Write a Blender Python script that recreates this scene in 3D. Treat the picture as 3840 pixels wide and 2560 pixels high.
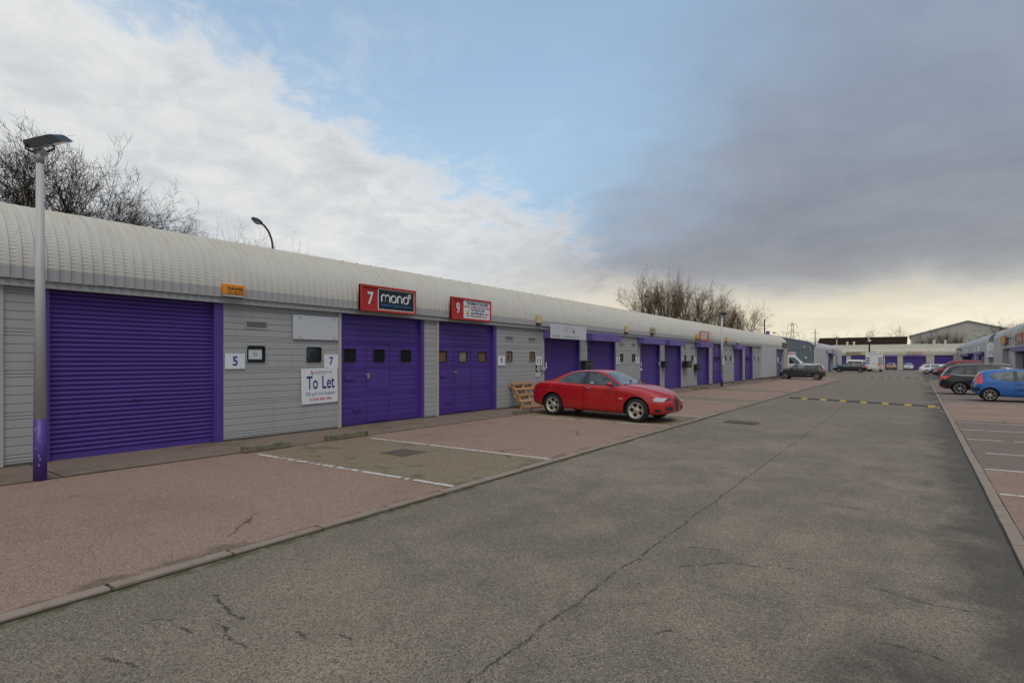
import bpy, bmesh, math, random
import numpy as np
from mathutils import Vector, Matrix
from mathutils.bvhtree import BVHTree
R = math.radians
for o in list(bpy.data.objects): bpy.data.objects.remove(o)
scene = bpy.context.scene
col = scene.collection

# ------------------------------------------------------------------ camera
YAW = math.atan(1516 / 2150.0)
camd = bpy.data.cameras.new('camera'); cam = bpy.data.objects.new('camera', camd); col.objects.link(cam)
cam.location = (0, 0, 1.58); cam.rotation_euler = (R(90), 0, YAW)
camd.sensor_width = 36; camd.lens = 36 * 2150 / 3840.0
camd.shift_y = 70 / 3840.0
camd.clip_start = 0.05; camd.clip_end = 6000
scene.camera = cam
scene.render.resolution_x = 1024; scene.render.resolution_y = 682
scene.render.engine = 'CYCLES'
scene.view_settings.view_transform = 'Standard'
scene.view_settings.look = 'None'
scene.view_settings.exposure = 0.0; scene.view_settings.gamma = 1.0
scene.view_settings.use_curve_mapping = False

# ------------------------------------------------------------------ node helper
class H:
    def __init__(s, nt): s.nt = nt
    def node(s, t, **k):
        n = s.nt.nodes.new(t)
        for a, v in k.items(): setattr(n, a, v)
        return n
    def put(s, sock, v):
        if isinstance(v, bpy.types.NodeSocket): s.nt.links.new(v, sock)
        elif v is not None:
            if isinstance(v, (tuple, list)) and len(v) == 3 and sock.type == 'RGBA': v = (*v, 1)
            sock.default_value = v
    def m(s, op, a, b=None, c=None, clamp=False):
        n = s.node('ShaderNodeMath', operation=op, use_clamp=clamp)
        for i, v in enumerate((a, b, c)): s.put(n.inputs[i], v)
        return n.outputs[0]
    def add(s, a, b): return s.m('ADD', a, b)
    def sub(s, a, b): return s.m('SUBTRACT', a, b)
    def mul(s, a, b): return s.m('MULTIPLY', a, b)
    def mx(s, a, b): return s.m('MAXIMUM', a, b)
    def mn(s, a, b): return s.m('MINIMUM', a, b)
    def ab(s, a): return s.m('ABSOLUTE', a)
    def vm(s, op, a, b=None):
        n = s.node('ShaderNodeVectorMath', operation=op)
        s.put(n.inputs[0], a)
        if b is not None: s.put(n.inputs['Scale'] if op == 'SCALE' else n.inputs[1], b)
        return n.outputs['Value'] if op in ('DOT_PRODUCT', 'LENGTH') else n.outputs[0]
    def mix(s, f, a, b, mode='MIX'):
        n = s.node('ShaderNodeMix', data_type='RGBA', blend_type=mode)
        s.put(n.inputs[0], f); s.put(n.inputs[6], a); s.put(n.inputs[7], b)
        return n.outputs[2]
    def noise(s, v, sc, det=4, ro=.55, dist=0):
        n = s.node('ShaderNodeTexNoise'); s.put(n.inputs['Vector'], v)
        n.inputs['Scale'].default_value = sc; n.inputs['Detail'].default_value = det
        n.inputs['Roughness'].default_value = ro; n.inputs['Distortion'].default_value = dist
        return n.outputs['Fac']
    def vor(s, v, sc, feature='F1', out='Distance'):
        n = s.node('ShaderNodeTexVoronoi', feature=feature); s.put(n.inputs['Vector'], v)
        n.inputs['Scale'].default_value = sc
        return n.outputs[out]
    def st(s, x, a, b):
        n = s.node('ShaderNodeMapRange', interpolation_type='SMOOTHSTEP'); s.put(n.inputs[0], x)
        if a < b:
            n.inputs[1].default_value = a; n.inputs[2].default_value = b
        else:
            n.inputs[1].default_value = b; n.inputs[2].default_value = a; n.inputs[3].default_value = 1; n.inputs[4].default_value = 0
        return n.outputs[0]
    def sep(s, v):
        n = s.node('ShaderNodeSeparateXYZ'); s.put(n.inputs[0], v); return n.outputs
    def comb(s, x, y, z):
        n = s.node('ShaderNodeCombineXYZ')
        for i, v in enumerate((x, y, z)): s.put(n.inputs[i], v)
        return n.outputs[0]
    def sc(s, v, k): return s.vm('MULTIPLY', v, tuple(k))
    def pos(s): return s.node('ShaderNodeNewGeometry').outputs['Position']
    def rnd(s): return s.node('ShaderNodeObjectInfo').outputs['Random']

# ------------------------------------------------------------------ sky, sun
world = bpy.data.worlds.new('World'); scene.world = world; world.use_nodes = True
nt = world.node_tree; nt.nodes.clear(); h = H(nt)
FILL_SUN_DIR = Vector((0.42, -0.30, 0.80)).normalized()       # added soft fill from behind the camera, brightens facade and ground
sun_el = math.asin(FILL_SUN_DIR.z); sun_az = math.atan2(FILL_SUN_DIR.x, FILL_SUN_DIR.y)
sky = h.node('ShaderNodeTexSky', sky_type='NISHITA', sun_disc=False)
sky.sun_elevation = sun_el; sky.sun_rotation = sun_az; sky.air_density = 1.0; sky.dust_density = 1.5
D = h.vm('NORMALIZE', h.node('ShaderNodeTexCoord').outputs['Generated'])
FW = (-math.sin(YAW), math.cos(YAW), 0); RT = (math.cos(YAW), math.sin(YAW), 0)
dz = h.sep(D)[2]
DEG = 180 / math.pi
el0 = h.mul(h.m('ARCSINE', dz), DEG)
az0 = h.mul(h.m('ARCTAN2', h.vm('DOT_PRODUCT', D, RT), h.vm('DOT_PRODUCT', D, FW)), DEG)
pl = h.vm('SCALE', h.comb(h.sep(D)[0], h.sep(D)[1], 0), h.m('DIVIDE', 1.0, h.add(h.mx(dz, 0), 0.22)))
stretch = h.comb(h.mul(az0, 0.05), h.mul(el0, 0.11), 0)
n1 = h.sub(h.noise(pl, 1.15, 7, .58, .4), .5)
n2 = h.sub(h.noise(h.vm('ADD', pl, (7.3, 2.1, 0)), 3.2, 6, .6, .6), .5)
n3 = h.sub(h.noise(stretch, 1.7, 6, .55, .5), .5)
n4 = h.sub(h.noise(h.vm('ADD', pl, (1.7, 9.2, 0)), 7.5, 6, .62, .8), .5)
fine = h.add(h.mul(n2, .6), h.mul(n4, .5))
wob = h.add(h.add(h.mul(n1, 15), h.mul(n2, 17)), h.mul(n4, 12))
el = h.add(el0, h.mul(wob, .85)); az = h.add(az0, h.add(h.mul(n2, 20), h.mul(n1, 16)))
# bright cloud bank to the left, its ragged top edge falling towards the right
edge_w = h.sub(h.sub(14.9, h.mul(az0, .43)), el)
white = h.st(edge_w, -2.6, 3.4)
wisp = h.mul(h.st(h.add(h.mul(n1, .7), fine), -.05, .30), .6)
wisp = h.mul(wisp, h.st(edge_w, -22, -1))
white = h.mx(white, wisp)
# grey-blue deck to the right
edge_d = h.sub(az, h.add(-1.1, h.mul(h.sub(el0, 11.5), .74)))
dark = h.mul(h.st(edge_d, -6, 24), h.st(h.ab(h.sub(az0, 70)), 120, 70))
dark_bottom = h.st(h.add(el0, h.add(h.mul(n3, 5), h.mul(n2, 3))), 3.2, 9.0)
dark = h.mul(dark, dark_bottom)
blue = h.vm('SCALE', sky.outputs[0], 0.105)
blue = h.mix(.70, blue, (.40, .585, .81))
blue = h.mix(h.mul(h.st(el0, 34, 12), .7), blue, (.45, .66, .88))
shade = h.add(h.mul(n1, .5), h.mul(fine, .75))
wc = h.mix(h.st(shade, -.26, .26), (.52, .555, .60), (.82, .825, .815))
wc = h.mix(h.mul(h.st(h.ab(edge_w), 7, 0), .35), wc, (.86, .865, .86))
wc = h.mix(h.mul(h.mul(h.st(el0, 12, 3), h.st(az0, -25, 10)), .7), wc, (.76, .75, .71))
dsh = h.st(h.add(h.mul(n1, .8), h.add(h.mul(fine, .4), h.mul(n3, .4))), -.32, .32)
dc = h.mix(dsh, (.235, .29, .39), (.325, .39, .49))
dc = h.mix(h.st(el0, 27, 9), dc, h.mix(dsh, (.225, .25, .305), (.335, .355, .395)))
dc = h.mix(h.mul(h.st(el0, 11, 6), .6), dc, (.38, .36, .335))
# clear band under the deck where the low light comes through
warm_az = h.mul(h.st(az0, -8, 14), h.st(az0, 95, 50))
wb = h.mix(h.st(h.add(n3, h.mul(fine, .5)), -.3, .25), (.76, .68, .52), (1.0, .93, .75))
c = h.mix(white, blue, wc)
c = h.mix(h.mul(warm_az, h.st(h.add(el0, h.mul(n3, 5)), 10.5, 4.5)), c, wb)
c = h.mix(dark, c, dc)
bg = h.node('ShaderNodeBackground'); h.put(bg.inputs[0], c); bg.inputs[1].default_value = 1.0
h.put(h.node('ShaderNodeOutputWorld').inputs[0], bg.outputs[0])

sl = bpy.data.lights.new('fill_sun', 'SUN'); sl.energy = 1.5; sl.angle = R(38); sl.color = (1, .93, .83)
so = bpy.data.objects.new('fill_sun', sl); col.objects.link(so)
so.rotation_euler = FILL_SUN_DIR.to_track_quat('Z', 'Y').to_euler(); so.location = (0, 0, 40)

# ------------------------------------------------------------------ ground level
XW = -10.83
def gz(x, y):
    return -.018 * (min(max(x, XW), .8) - XW) - .0028 * min(max(y - 25, 0), 100) + .004 * max(0, x - .8)
def xl(y): return -4.78 - .0128 * y       # road edge of the left kerb
def xr(y): return .72 + .003 * y          # road edge of the right kerb

# ------------------------------------------------------------------ materials
MATS = {}
def mat(name, fn):
    m = bpy.data.materials.new(name); m.use_nodes = True
    t = m.node_tree; t.nodes.clear(); hh = H(t)
    out = hh.node('ShaderNodeOutputMaterial'); p = hh.node('ShaderNodeBsdfPrincipled')
    d = fn(hh)
    names = dict(c='Base Color', r='Roughness', me='Metallic', sp='Specular IOR Level', co='Coat Weight', cr='Coat Roughness', a='Alpha', tr='Transmission Weight', em='Emission Color', es='Emission Strength', ior='IOR')
    for k, v in d.items():
        if k == 'b':
            bn = hh.node('ShaderNodeBump'); hh.put(bn.inputs['Height'], v[0]); bn.inputs['Distance'].default_value = v[1]; bn.inputs['Strength'].default_value = v[2] if len(v) > 2 else 1
            hh.put(p.inputs['Normal'], bn.outputs[0])
        else: hh.put(p.inputs[names[k]], v)
    hh.put(out.inputs[0], p.outputs[0])
    MATS[name] = m
    return m
def tint(c, k): return tuple(min(1, x * k) for x in c)
def paint(name, c, rough=.5, var=.12, dirt=.25, dcol=(.16, .14, .10), streak=True, metal=0, coat=0, spec=.4):
    def f(h):
        p = h.pos(); n = h.noise(p, 1.3, 5); n2 = h.noise(h.sc(p, (6, 6, .7)) if streak else h.sc(p, (5, 5, 5)), 1.6, 6, .65)
        base = h.mix(n, tint(c, 1 - var), tint(c, 1 + var))
        base = h.mix(h.mul(h.st(n2, .52, .78), dirt), base, dcol)
        return dict(c=base, r=h.add(rough - .08, h.mul(n2, .16)), me=metal, co=coat, cr=.1, sp=spec, b=(h.noise(p, 9, 3), .002, .25))
    return mat(name, f)
def plain(name, c, rough=.5, **k):
    def f(h):
        n = h.noise(h.pos(), 14, 4)
        d = dict(c=h.mix(n, tint(c, .88), tint(c, 1.1)), r=h.add(rough - .05, h.mul(n, .1))); d.update(k); return d
    return mat(name, f)

CRACKS = [[(-4.17, 2.16), (-3.91, 2.09), (-3.6, 2.07)], [(-3.67, 1.95), (-3.39, 1.88), (-3.28, 1.9)], [(-4.08, 1.7), (-4.03, 1.78), (-3.71, 1.78)], [(-3.81, 1.34), (-3.55, 1.41)], [(-3.22, 2.2), (-3.09, 2.16)], [(-2.97, 2.33), (-2.85, 2.32)], [(-1.65, 4.77), (-1.32, 5.15), (-1.08, 5.2)], [(-1.07, 5.3), (-.79, 5.33)], [(-.25, 5.29), (-.01, 5.18), (.33, 5.19)], [(-.22, 4.26), (-.06, 4.29), (.13, 4.26)], [(-1.38, 3.54), (-1.29, 3.64)], [(-1.73, 5.35), (-1.47, 5.43)], [(-.91, 7.96), (-.52, 7.95)]]
def asphalt(h):
    p = h.pos(); x, y, z = h.sep(p)
    p2 = h.comb(x, y, 0)
    big = h.noise(p2, .32, 5, .6, .5); mid = h.noise(p2, 1.6, 5, .65, .3)
    sp = h.noise(p2, 85, 3, .8); sp2 = h.noise(p2, 26, 3, .7); gr = h.sep(h.vor(p2, 120, out='Color'))[0]; gr2 = h.sep(h.vor(h.vm('ADD', p2, (3, 7, 0)), 105, out='Color'))[1]
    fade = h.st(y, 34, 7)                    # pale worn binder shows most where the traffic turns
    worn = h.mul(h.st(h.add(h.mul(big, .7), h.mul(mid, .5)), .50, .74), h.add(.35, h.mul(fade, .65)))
    worn = h.mul(h.mul(worn, h.st(x, .9, -.2)), .72)
    worn = h.mul(worn, h.st(h.sub(x, h.mul(y, -.25)), -4.6, -2.6))
    stone = h.mix(gr, (.100, .086, .063), (.272, .226, .168))
    stone = h.mix(h.mul(h.st(gr2, .93, .98), .6), stone, (.46, .41, .33))
    stone = h.mix(h.mul(h.st(gr2, .06, .02), .7), stone, (.03, .03, .027))
    binder = h.mix(sp, (.26, .203, .145), (.49, .392, .297))
    c = h.mix(h.mul(worn, h.st(h.add(h.mul(sp, .45), h.add(h.mul(sp2, .3), h.mul(gr, .25))), .40, .54)), stone, binder)
    c = h.mix(h.mul(h.st(h.noise(p2, 1.4, 5, .65), .55, .8), .4), c, (.185, .115, .072))
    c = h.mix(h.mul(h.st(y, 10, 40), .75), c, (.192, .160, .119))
    c = h.mix(h.mul(h.st(h.noise(h.sc(p2, (1.6, .6, 1)), 1.5, 6, .7, .6), .42, .66), .16), c, (.075, .066, .05))
    # long construction joint
    w1 = h.sub(h.noise(h.comb(0, y, 0), 1.3, 5, .7), .5); w2 = h.sub(h.noise(h.comb(3, y, 0), 9, 4, .7), .5)
    jl = h.add(h.add(-1.96, h.mul(y, -.0105)), h.add(h.mul(w1, .16), h.mul(w2, .06)))
    dj = h.ab(h.sub(x, jl))
    joint = h.mul(h.mul(h.st(dj, .012, .004), h.st(h.noise(p2, 7, 4, .7), .38, .58)), .85)
    joint = h.mx(joint, h.mul(h.st(dj, .07, .01), h.mul(h.st(h.noise(p2, 9, 4, .7), .55, .68), .5)))
    # short ragged cracks
    wa = h.mul(h.sub(h.noise(p2, 6, 4, .7), .5), .13); wb_ = h.mul(h.sub(h.noise(p2, 28, 3, .7), .5), .05); wob = h.add(wa, wb_)
    crk = None; cw = h.add(.35, h.mul(h.st(h.noise(p2, 16, 4, .75), .35, .7), 1.5))
    for poly in CRACKS:
        for (ax, ay), (bx, by) in zip(poly, poly[1:]):
            L = math.hypot(bx - ax, by - ay); ux, uy = (bx - ax) / L, (by - ay) / L
            t = h.add(h.mul(h.sub(x, ax), ux), h.mul(h.sub(y, ay), uy)); s = h.add(h.add(h.mul(h.sub(x, ax), -uy), h.mul(h.sub(y, ay), ux)), wob)
            mk = h.mul(h.st(h.m('DIVIDE', h.ab(s), cw), .011, .004), h.st(h.ab(h.sub(t, L / 2)), L / 2 + .02, L / 2 - .02))
            crk = mk if crk is None else h.mx(crk, mk)
    crk = h.mul(crk, h.st(h.noise(p2, 11, 3), .33, .5))
    crack = h.mx(joint, h.mul(crk, .85))
    c = h.mix(h.mul(crack, .85), c, (.035, .030, .022))
    # moss along the left kerb, wet ground along the right one
    exl = h.sub(x, h.add(-4.78, h.mul(y, -.0128))); exr = h.sub(h.add(.72, h.mul(y, .003)), x)
    moss = h.mul(h.mul(h.st(h.add(exl, h.mul(h.sub(mid, .5), .2)), .11, .02), h.st(exl, -.02, 0)), h.st(h.noise(p2, 7, 3), .32, .55))
    c = h.mix(h.mul(moss, .8), c, (.062, .072, .016))
    grime = h.mul(h.st(h.add(exr, h.mul(h.sub(mid, .5), 1.6)), .75, .05), .7)
    c = h.mix(grime, c, (.066, .060, .053))
    puddle = h.mul(h.mul(h.st(h.add(exr, h.mul(h.sub(big, .5), 2.4)), .75, .35), h.st(y, 20, 25)), h.st(h.noise(p2, .8, 3), .55, .60))
    stain = h.st(h.vm('LENGTH', h.sc(h.vm('SUBTRACT', p2, (-.05, 3.6, 0)), (1.5, .8, 1))), .95, .3)
    c = h.mix(h.mul(h.mul(stain, h.st(mid, .3, .6)), .8), c, (.05, .047, .042))
    c = h.mix(puddle, c, (.05, .05, .05))
    r = h.mix(puddle, (.86, .86, .86), (.07, .07, .07))
    ht = h.sub(h.add(h.mul(gr, .5), h.mul(sp, .8)), h.mul(crack, 2.2))
    ht = h.mul(ht, h.sub(1, puddle))
    return dict(c=c, r=r, b=(ht, .010, .9), sp=.35)
mat('asphalt', asphalt)
def tarmac(c1, c2, moss):
    def f(h):
        p = h.pos(); x, y, z = h.sep(p); p2 = h.comb(x, y, 0)
        big = h.noise(p2, .38, 5, .6, .4); mid = h.noise(p2, 2.3, 5, .65); sp = h.noise(p2, 90, 3, .8); gr = h.sep(h.vor(p2, 110, out='Color'))[0]
        c = h.mix(h.st(h.add(h.mul(big, .6), h.mul(mid, .4)), .3, .7), c1, c2)
        c = h.mix(h.mul(h.st(sp, .35, .7), .45), c, tint(c2, 1.35))
        c = h.mix(h.mul(h.st(gr, .72, .95), .75), c, tint(c1, .42)); c = h.mix(h.mul(h.st(gr, .08, .02), .7), c, tint(c2, 1.7))
        c = h.mix(h.mul(h.st(h.noise(h.vm('ADD', p2, (9, 4, 0)), .6, 4, .6), .58, .78), .4), c, (.17, .085, .045))
        c = h.mix(h.mul(h.st(h.add(h.mul(mid, .55), h.mul(big, .55)), .52, .70), moss), c, (.070, .066, .030))
        exl = h.sub(h.add(-4.78, h.mul(y, -.0128)), x)
        brk = h.mul(h.st(h.add(exl, h.mul(h.sub(mid, .5), 1.1)), .27, .13), h.st(h.ab(exl), 1.0, .6))
        brk = h.mul(brk, h.st(h.noise(h.vm('ADD', p2, (2.2, 0, 0)), .8, 3), .44, .50))
        c = h.mix(h.mul(brk, .55), c, (.085, .066, .047))
        ed = h.vor(h.vm('ADD', h.sc(p2, (.8, 1, 1)), h.vm('SCALE', h.comb(mid, big, 0), .5)), .5, 'DISTANCE_TO_EDGE')
        crk = h.mul(h.st(ed, .010, .003), h.st(h.noise(h.vm('ADD', p2, (3, 8, 0)), .5, 3), .56, .64))
        c = h.mix(h.mul(crk, .8), c, (.05, .042, .03))
        return dict(c=c, r=.88, sp=.3, b=(h.sub(h.add(h.mul(sp, .8), h.mul(gr, .35)), h.add(crk, h.mul(brk, .8))), .008, .8))
    return f
mat('pink_tarmac', tarmac((.212, .140, .104), (.322, .222, .167), .14))
mat('mossy_tarmac', tarmac((.150, .116, .072), (.285, .224, .150), .8))
mat('brown_tarmac', tarmac((.160, .124, .100), (.215, .165, .133), .35))
mat('apron_concrete', tarmac((.185, .142, .108), (.215, .165, .128), .55))
mat('earth', tarmac((.10, .09, .06), (.13, .12, .08), .6))
def conc(c, moss):
    def f(h):
        p = h.pos(); n = h.noise(p, 2.5, 5, .6); s = h.noise(p, 60, 3, .7); rn = h.rnd()
        cc = h.mix(n, tint(c, .82), tint(c, 1.12)); cc = h.mix(h.mul(rn, .35), cc, tint(c, .75))
        cc = h.mix(h.mul(s, .3), cc, tint(c, 1.3))
        cc = h.mix(h.mul(h.st(h.noise(p, 5, 4, .65), .5, .66), moss), cc, (.06, .066, .022))
        return dict(c=cc, r=.9, b=(s, .004, .7))
    return f
mat('kerb_concrete', conc((.262, .205, .162), .25)); mat('mossy_concrete', conc((.17, .15, .10), .75)); mat('plinth_concrete', conc((.10, .09, .075), .5))
mat('joint_dirt', conc((.05, .048, .03), .6))
def lines(h):
    p = h.pos(); a = h.st(h.add(h.mul(h.noise(p, 7, 5, .7), .7), h.mul(h.noise(p, 40, 3, .7), .35)), .40, .49)
    n = h.noise(p, 20, 4); return dict(c=h.mix(n, (.50, .47, .41), (.68, .65, .60)), r=.8, a=a)
mat('worn_white_line', lines)
paint('grey_cladding', (.345, .347, .34), .48, .06, .25)
paint('grey_trim', (.36, .36, .35), .5, .07, .3)
paint('post_grey', (.40, .375, .34), .5, .07, .3)
def purp(h):
    p = h.pos(); n = h.noise(p, 1.1, 5, .6); st_ = h.noise(h.sc(p, (5, 5, .5)), 1.5, 6, .65); sc_ = h.noise(h.sc(p, (30, 4, 60)), 1, 4, .8)
    c = h.mix(n, (.060, .029, .196), (.088, .044, .268)); c = h.mix(h.mul(h.st(st_, .5, .75), .35), c, (.045, .028, .11))
    c = h.mix(h.mul(h.st(sc_, .70, .76), .5), c, (.22, .18, .34)); c = h.mix(h.mul(h.st(h.noise(p, 26, 4, .75), .68, .74), .5), c, (.16, .11, .20))
    return dict(c=c, r=h.add(.34, h.mul(st_, .2)), sp=.45, b=(h.noise(p, 5, 3), .004, .25))
mat('purple', purp)
paint('purple_pale', (.125, .085, .285), .45, .08, .18, (.10, .07, .25))
paint('smooth_render', (.44, .445, .455), .55, .05, .28)
paint('end_cladding', (.50, .46, .385), .55, .06, .35)
paint('blue_grey_sheet', (.135, .17, .20), .5, .08, .2)
paint('warehouse_sheet', (.50, .49, .43), .6, .07, .3)
def roofm(h):
    p = h.pos(); x, y, z = h.sep(p)
    n = h.noise(p, 2.2, 5, .6); f = h.noise(p, 22, 4, .7)
    band = h.st(z, 2.955, 2.945)
    c = h.mix(n, (.47, .455, .41), (.57, .555, .505))
    lich = h.mul(h.st(h.add(z, h.mul(h.sub(h.noise(h.sc(p, (1, 4, 1)), 1.4, 4), .5), 1.6)), 3.45, 4.25), .75)
    c = h.mix(h.mul(lich, h.st(f, .3, .62)), c, (.47, .41, .27))
    c = h.mix(band, c, h.mix(n, (.325, .325, .33), (.38, .38, .38)))
    c = h.mix(h.mul(h.st(h.noise(h.sc(p, (3, 14, 3)), 1, 5, .7), .63, .74), .55), c, (.13, .115, .075))
    return dict(c=c, r=.55, sp=.35, b=(f, .002, .3))
mat('roof_sheet', roofm)
def roofs(h):
    p = h.pos(); n = h.noise(p, .8, 5, .6); s = h.noise(h.sc(p, (6, 6, .8)), .8, 5)
    c = h.mix(n, (.40, .41, .42), (.50, .505, .505)); c = h.mix(h.mul(h.st(s, .5, .75), .4), c, (.33, .30, .22))
    return dict(c=c, r=.55, sp=.35)
mat('smooth_roof', roofs)
def roofo(h):
    p = h.pos(); n = h.noise(p, .5, 5, .6); s = h.noise(p, 3.2, 5, .7)
    c = h.mix(n, (.40, .375, .29), (.50, .475, .39)); c = h.mix(h.mul(h.st(s, .52, .68), .6), c, (.16, .14, .08))
    return dict(c=c, r=.75)
mat('lichened_roof', roofo)
paint('dark_brown_roof', (.030, .018, .012), .9, .25, .3, (.04, .045, .012), spec=.1)
mat('bark', lambda h: dict(c=h.mix(h.noise(h.pos(), 3, 3), (.030, .022, .016), (.065, .048, .034)), r=.95, sp=.1))
mat('bark_warm', lambda h: dict(c=h.mix(h.noise(h.pos(), 1.5, 3), (.060, .038, .022), (.12, .078, .045)), r=.95, sp=.1))
plain('black_metal', (.012, .012, .014), .45); plain('rubber', (.012, .012, .012), .8); plain('black_plastic', (.018, .018, .02), .5)
paint('pole_grey', (.43, .425, .41), .5, .08, .3)
plain('dark_recess', (.01, .01, .01), .9)
plain('white_board', (.66, .68, .70), .45); plain('pale_board', (.50, .515, .535), .4); plain('light_plastic', (.62, .60, .54), .4)
plain('red_paint', (.48, .030, .016), .5); plain('red_panel', (.40, .016, .018), .5); plain('board_black', (.008, .012, .016), .35)
plain('purple_print', (.060, .024, .24), .5); plain('navy_print', (.030, .022, .16), .5); plain('red_print', (.45, .02, .025), .5); plain('orange_print', (.52, .085, .02), .5)
plain('blue_print', (.01, .20, .58), .5); plain('black_print', (.012, .012, .014), .6); plain('grey_print', (.16, .17, .19), .6); plain('faint_print', (.24, .18, .18), .6); plain('dark_navy_print', (.014, .03, .12), .5)
plain('orange_box', (.72, .25, .008), .4); plain('cream_box', (.55, .45, .22), .45); plain('yellow_paint', (.62, .36, .02), .7); plain('cork', (.16, .10, .035), .8)
plain('metal', (.42, .41, .39), .35, me=1.0); plain('galvanised', (.36, .36, .35), .5, me=.5); plain('brass', (.40, .30, .12), .35, me=1.0); plain('rust_iron', (.115, .088, .070), .75); plain('worn_rubber', (.055, .052, .047), .8); plain('worn_yellow', (.40, .27, .06), .85)
plain('wood', (.40, .22, .105), .75); plain('wood_dark', (.30, .165, .085), .8)
plain('brown_board', (.20, .10, .042), .7); plain('tan_board', (.30, .235, .16), .7); plain('amber', (.75, .16, .02), .3)
def brickm(h):
    p = h.pos(); n = h.node('ShaderNodeTexBrick'); x, y, z = h.sep(p)
    h.put(n.inputs['Vector'], h.comb(y, z, 0)); n.inputs['Scale'].default_value = 4.5
    h.put(n.inputs['Color1'], (.14, .11, .11)); h.put(n.inputs['Color2'], (.22, .19, .19)); h.put(n.inputs['Mortar'], (.08, .075, .075))
    return dict(c=n.outputs[0], r=.85, b=(n.outputs[1], -.01, .6))
mat('brick', brickm)
def pane(h):
    return dict(c=(.018, .02, .02), r=.06, sp=.5)
mat('dark_pane', pane)
mat('clear_pane', lambda h: dict(c=(.05, .06, .06), r=.02, a=.05, sp=.5))
mat('car_glass', lambda h: dict(c=h.mix(h.st(h.noise(h.pos(), 2.6, 3, .5, .4), .42, .60), (.010, .013, .013), (.055, .063, .058)), r=.03, sp=.8, co=.4, cr=.02))
mat('car_glass_pale', lambda h: dict(c=h.mix(h.st(h.noise(h.pos(), 2.2, 3, .5, .4), .40, .60), (.035, .050, .050), (.12, .155, .15)), r=.03, sp=.8, co=.4, cr=.02))
mat('lamp_lens', lambda h: dict(c=h.mix(h.noise(h.pos(), 26, 3), (.20, .22, .24), (.72, .74, .76)), r=.12, sp=.8))
mat('tail_lens', lambda h: dict(c=h.mix(h.noise(h.pos(), 16, 3), (.55, .02, .015), (.75, .10, .06)), r=.12, sp=.7))
mat('alloy', lambda h: dict(c=h.mix(h.noise(h.pos(), 9, 3), (.36, .34, .31), (.55, .53, .50)), r=.34, me=.65))
mat('alloy_brown', lambda h: dict(c=h.mix(h.noise(h.pos(), 9, 4), (.36, .31, .26), (.55, .50, .44)), r=.42, me=.5))
def carpaint(name, c, dirt=.18, rough=.28):
    def f(h):
        p = h.node('ShaderNodeTexCoord').outputs['Object']; z = h.sep(p)[2]; n = h.noise(p, 4, 5, .65)
        d = h.mul(h.add(.3, h.st(z, .75, .2)), h.mul(h.st(n, .35, .75), dirt))
        return dict(c=h.mix(d, c, (.12, .10, .08)), r=h.add(rough, h.mul(n, .1)), co=.55, cr=.06, sp=.5)
    return mat(name, f)
carpaint('car_red', (.40, .006, .006), .08, .18); carpaint('car_blue', (.004, .098, .35), .1); carpaint('car_black', (.005, .005, .006), .06); carpaint('car_matt_black', (.016, .017, .016), .1, .5)
carpaint('car_silver', (.42, .45, .48)); carpaint('car_gold', (.30, .22, .15)); carpaint('car_white', (.70, .71, .72)); carpaint('car_dark', (.012, .010, .018)); carpaint('car_crimson', (.24, .010, .012)); carpaint('car_grey_white', (.55, .56, .56))
M = MATS

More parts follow.
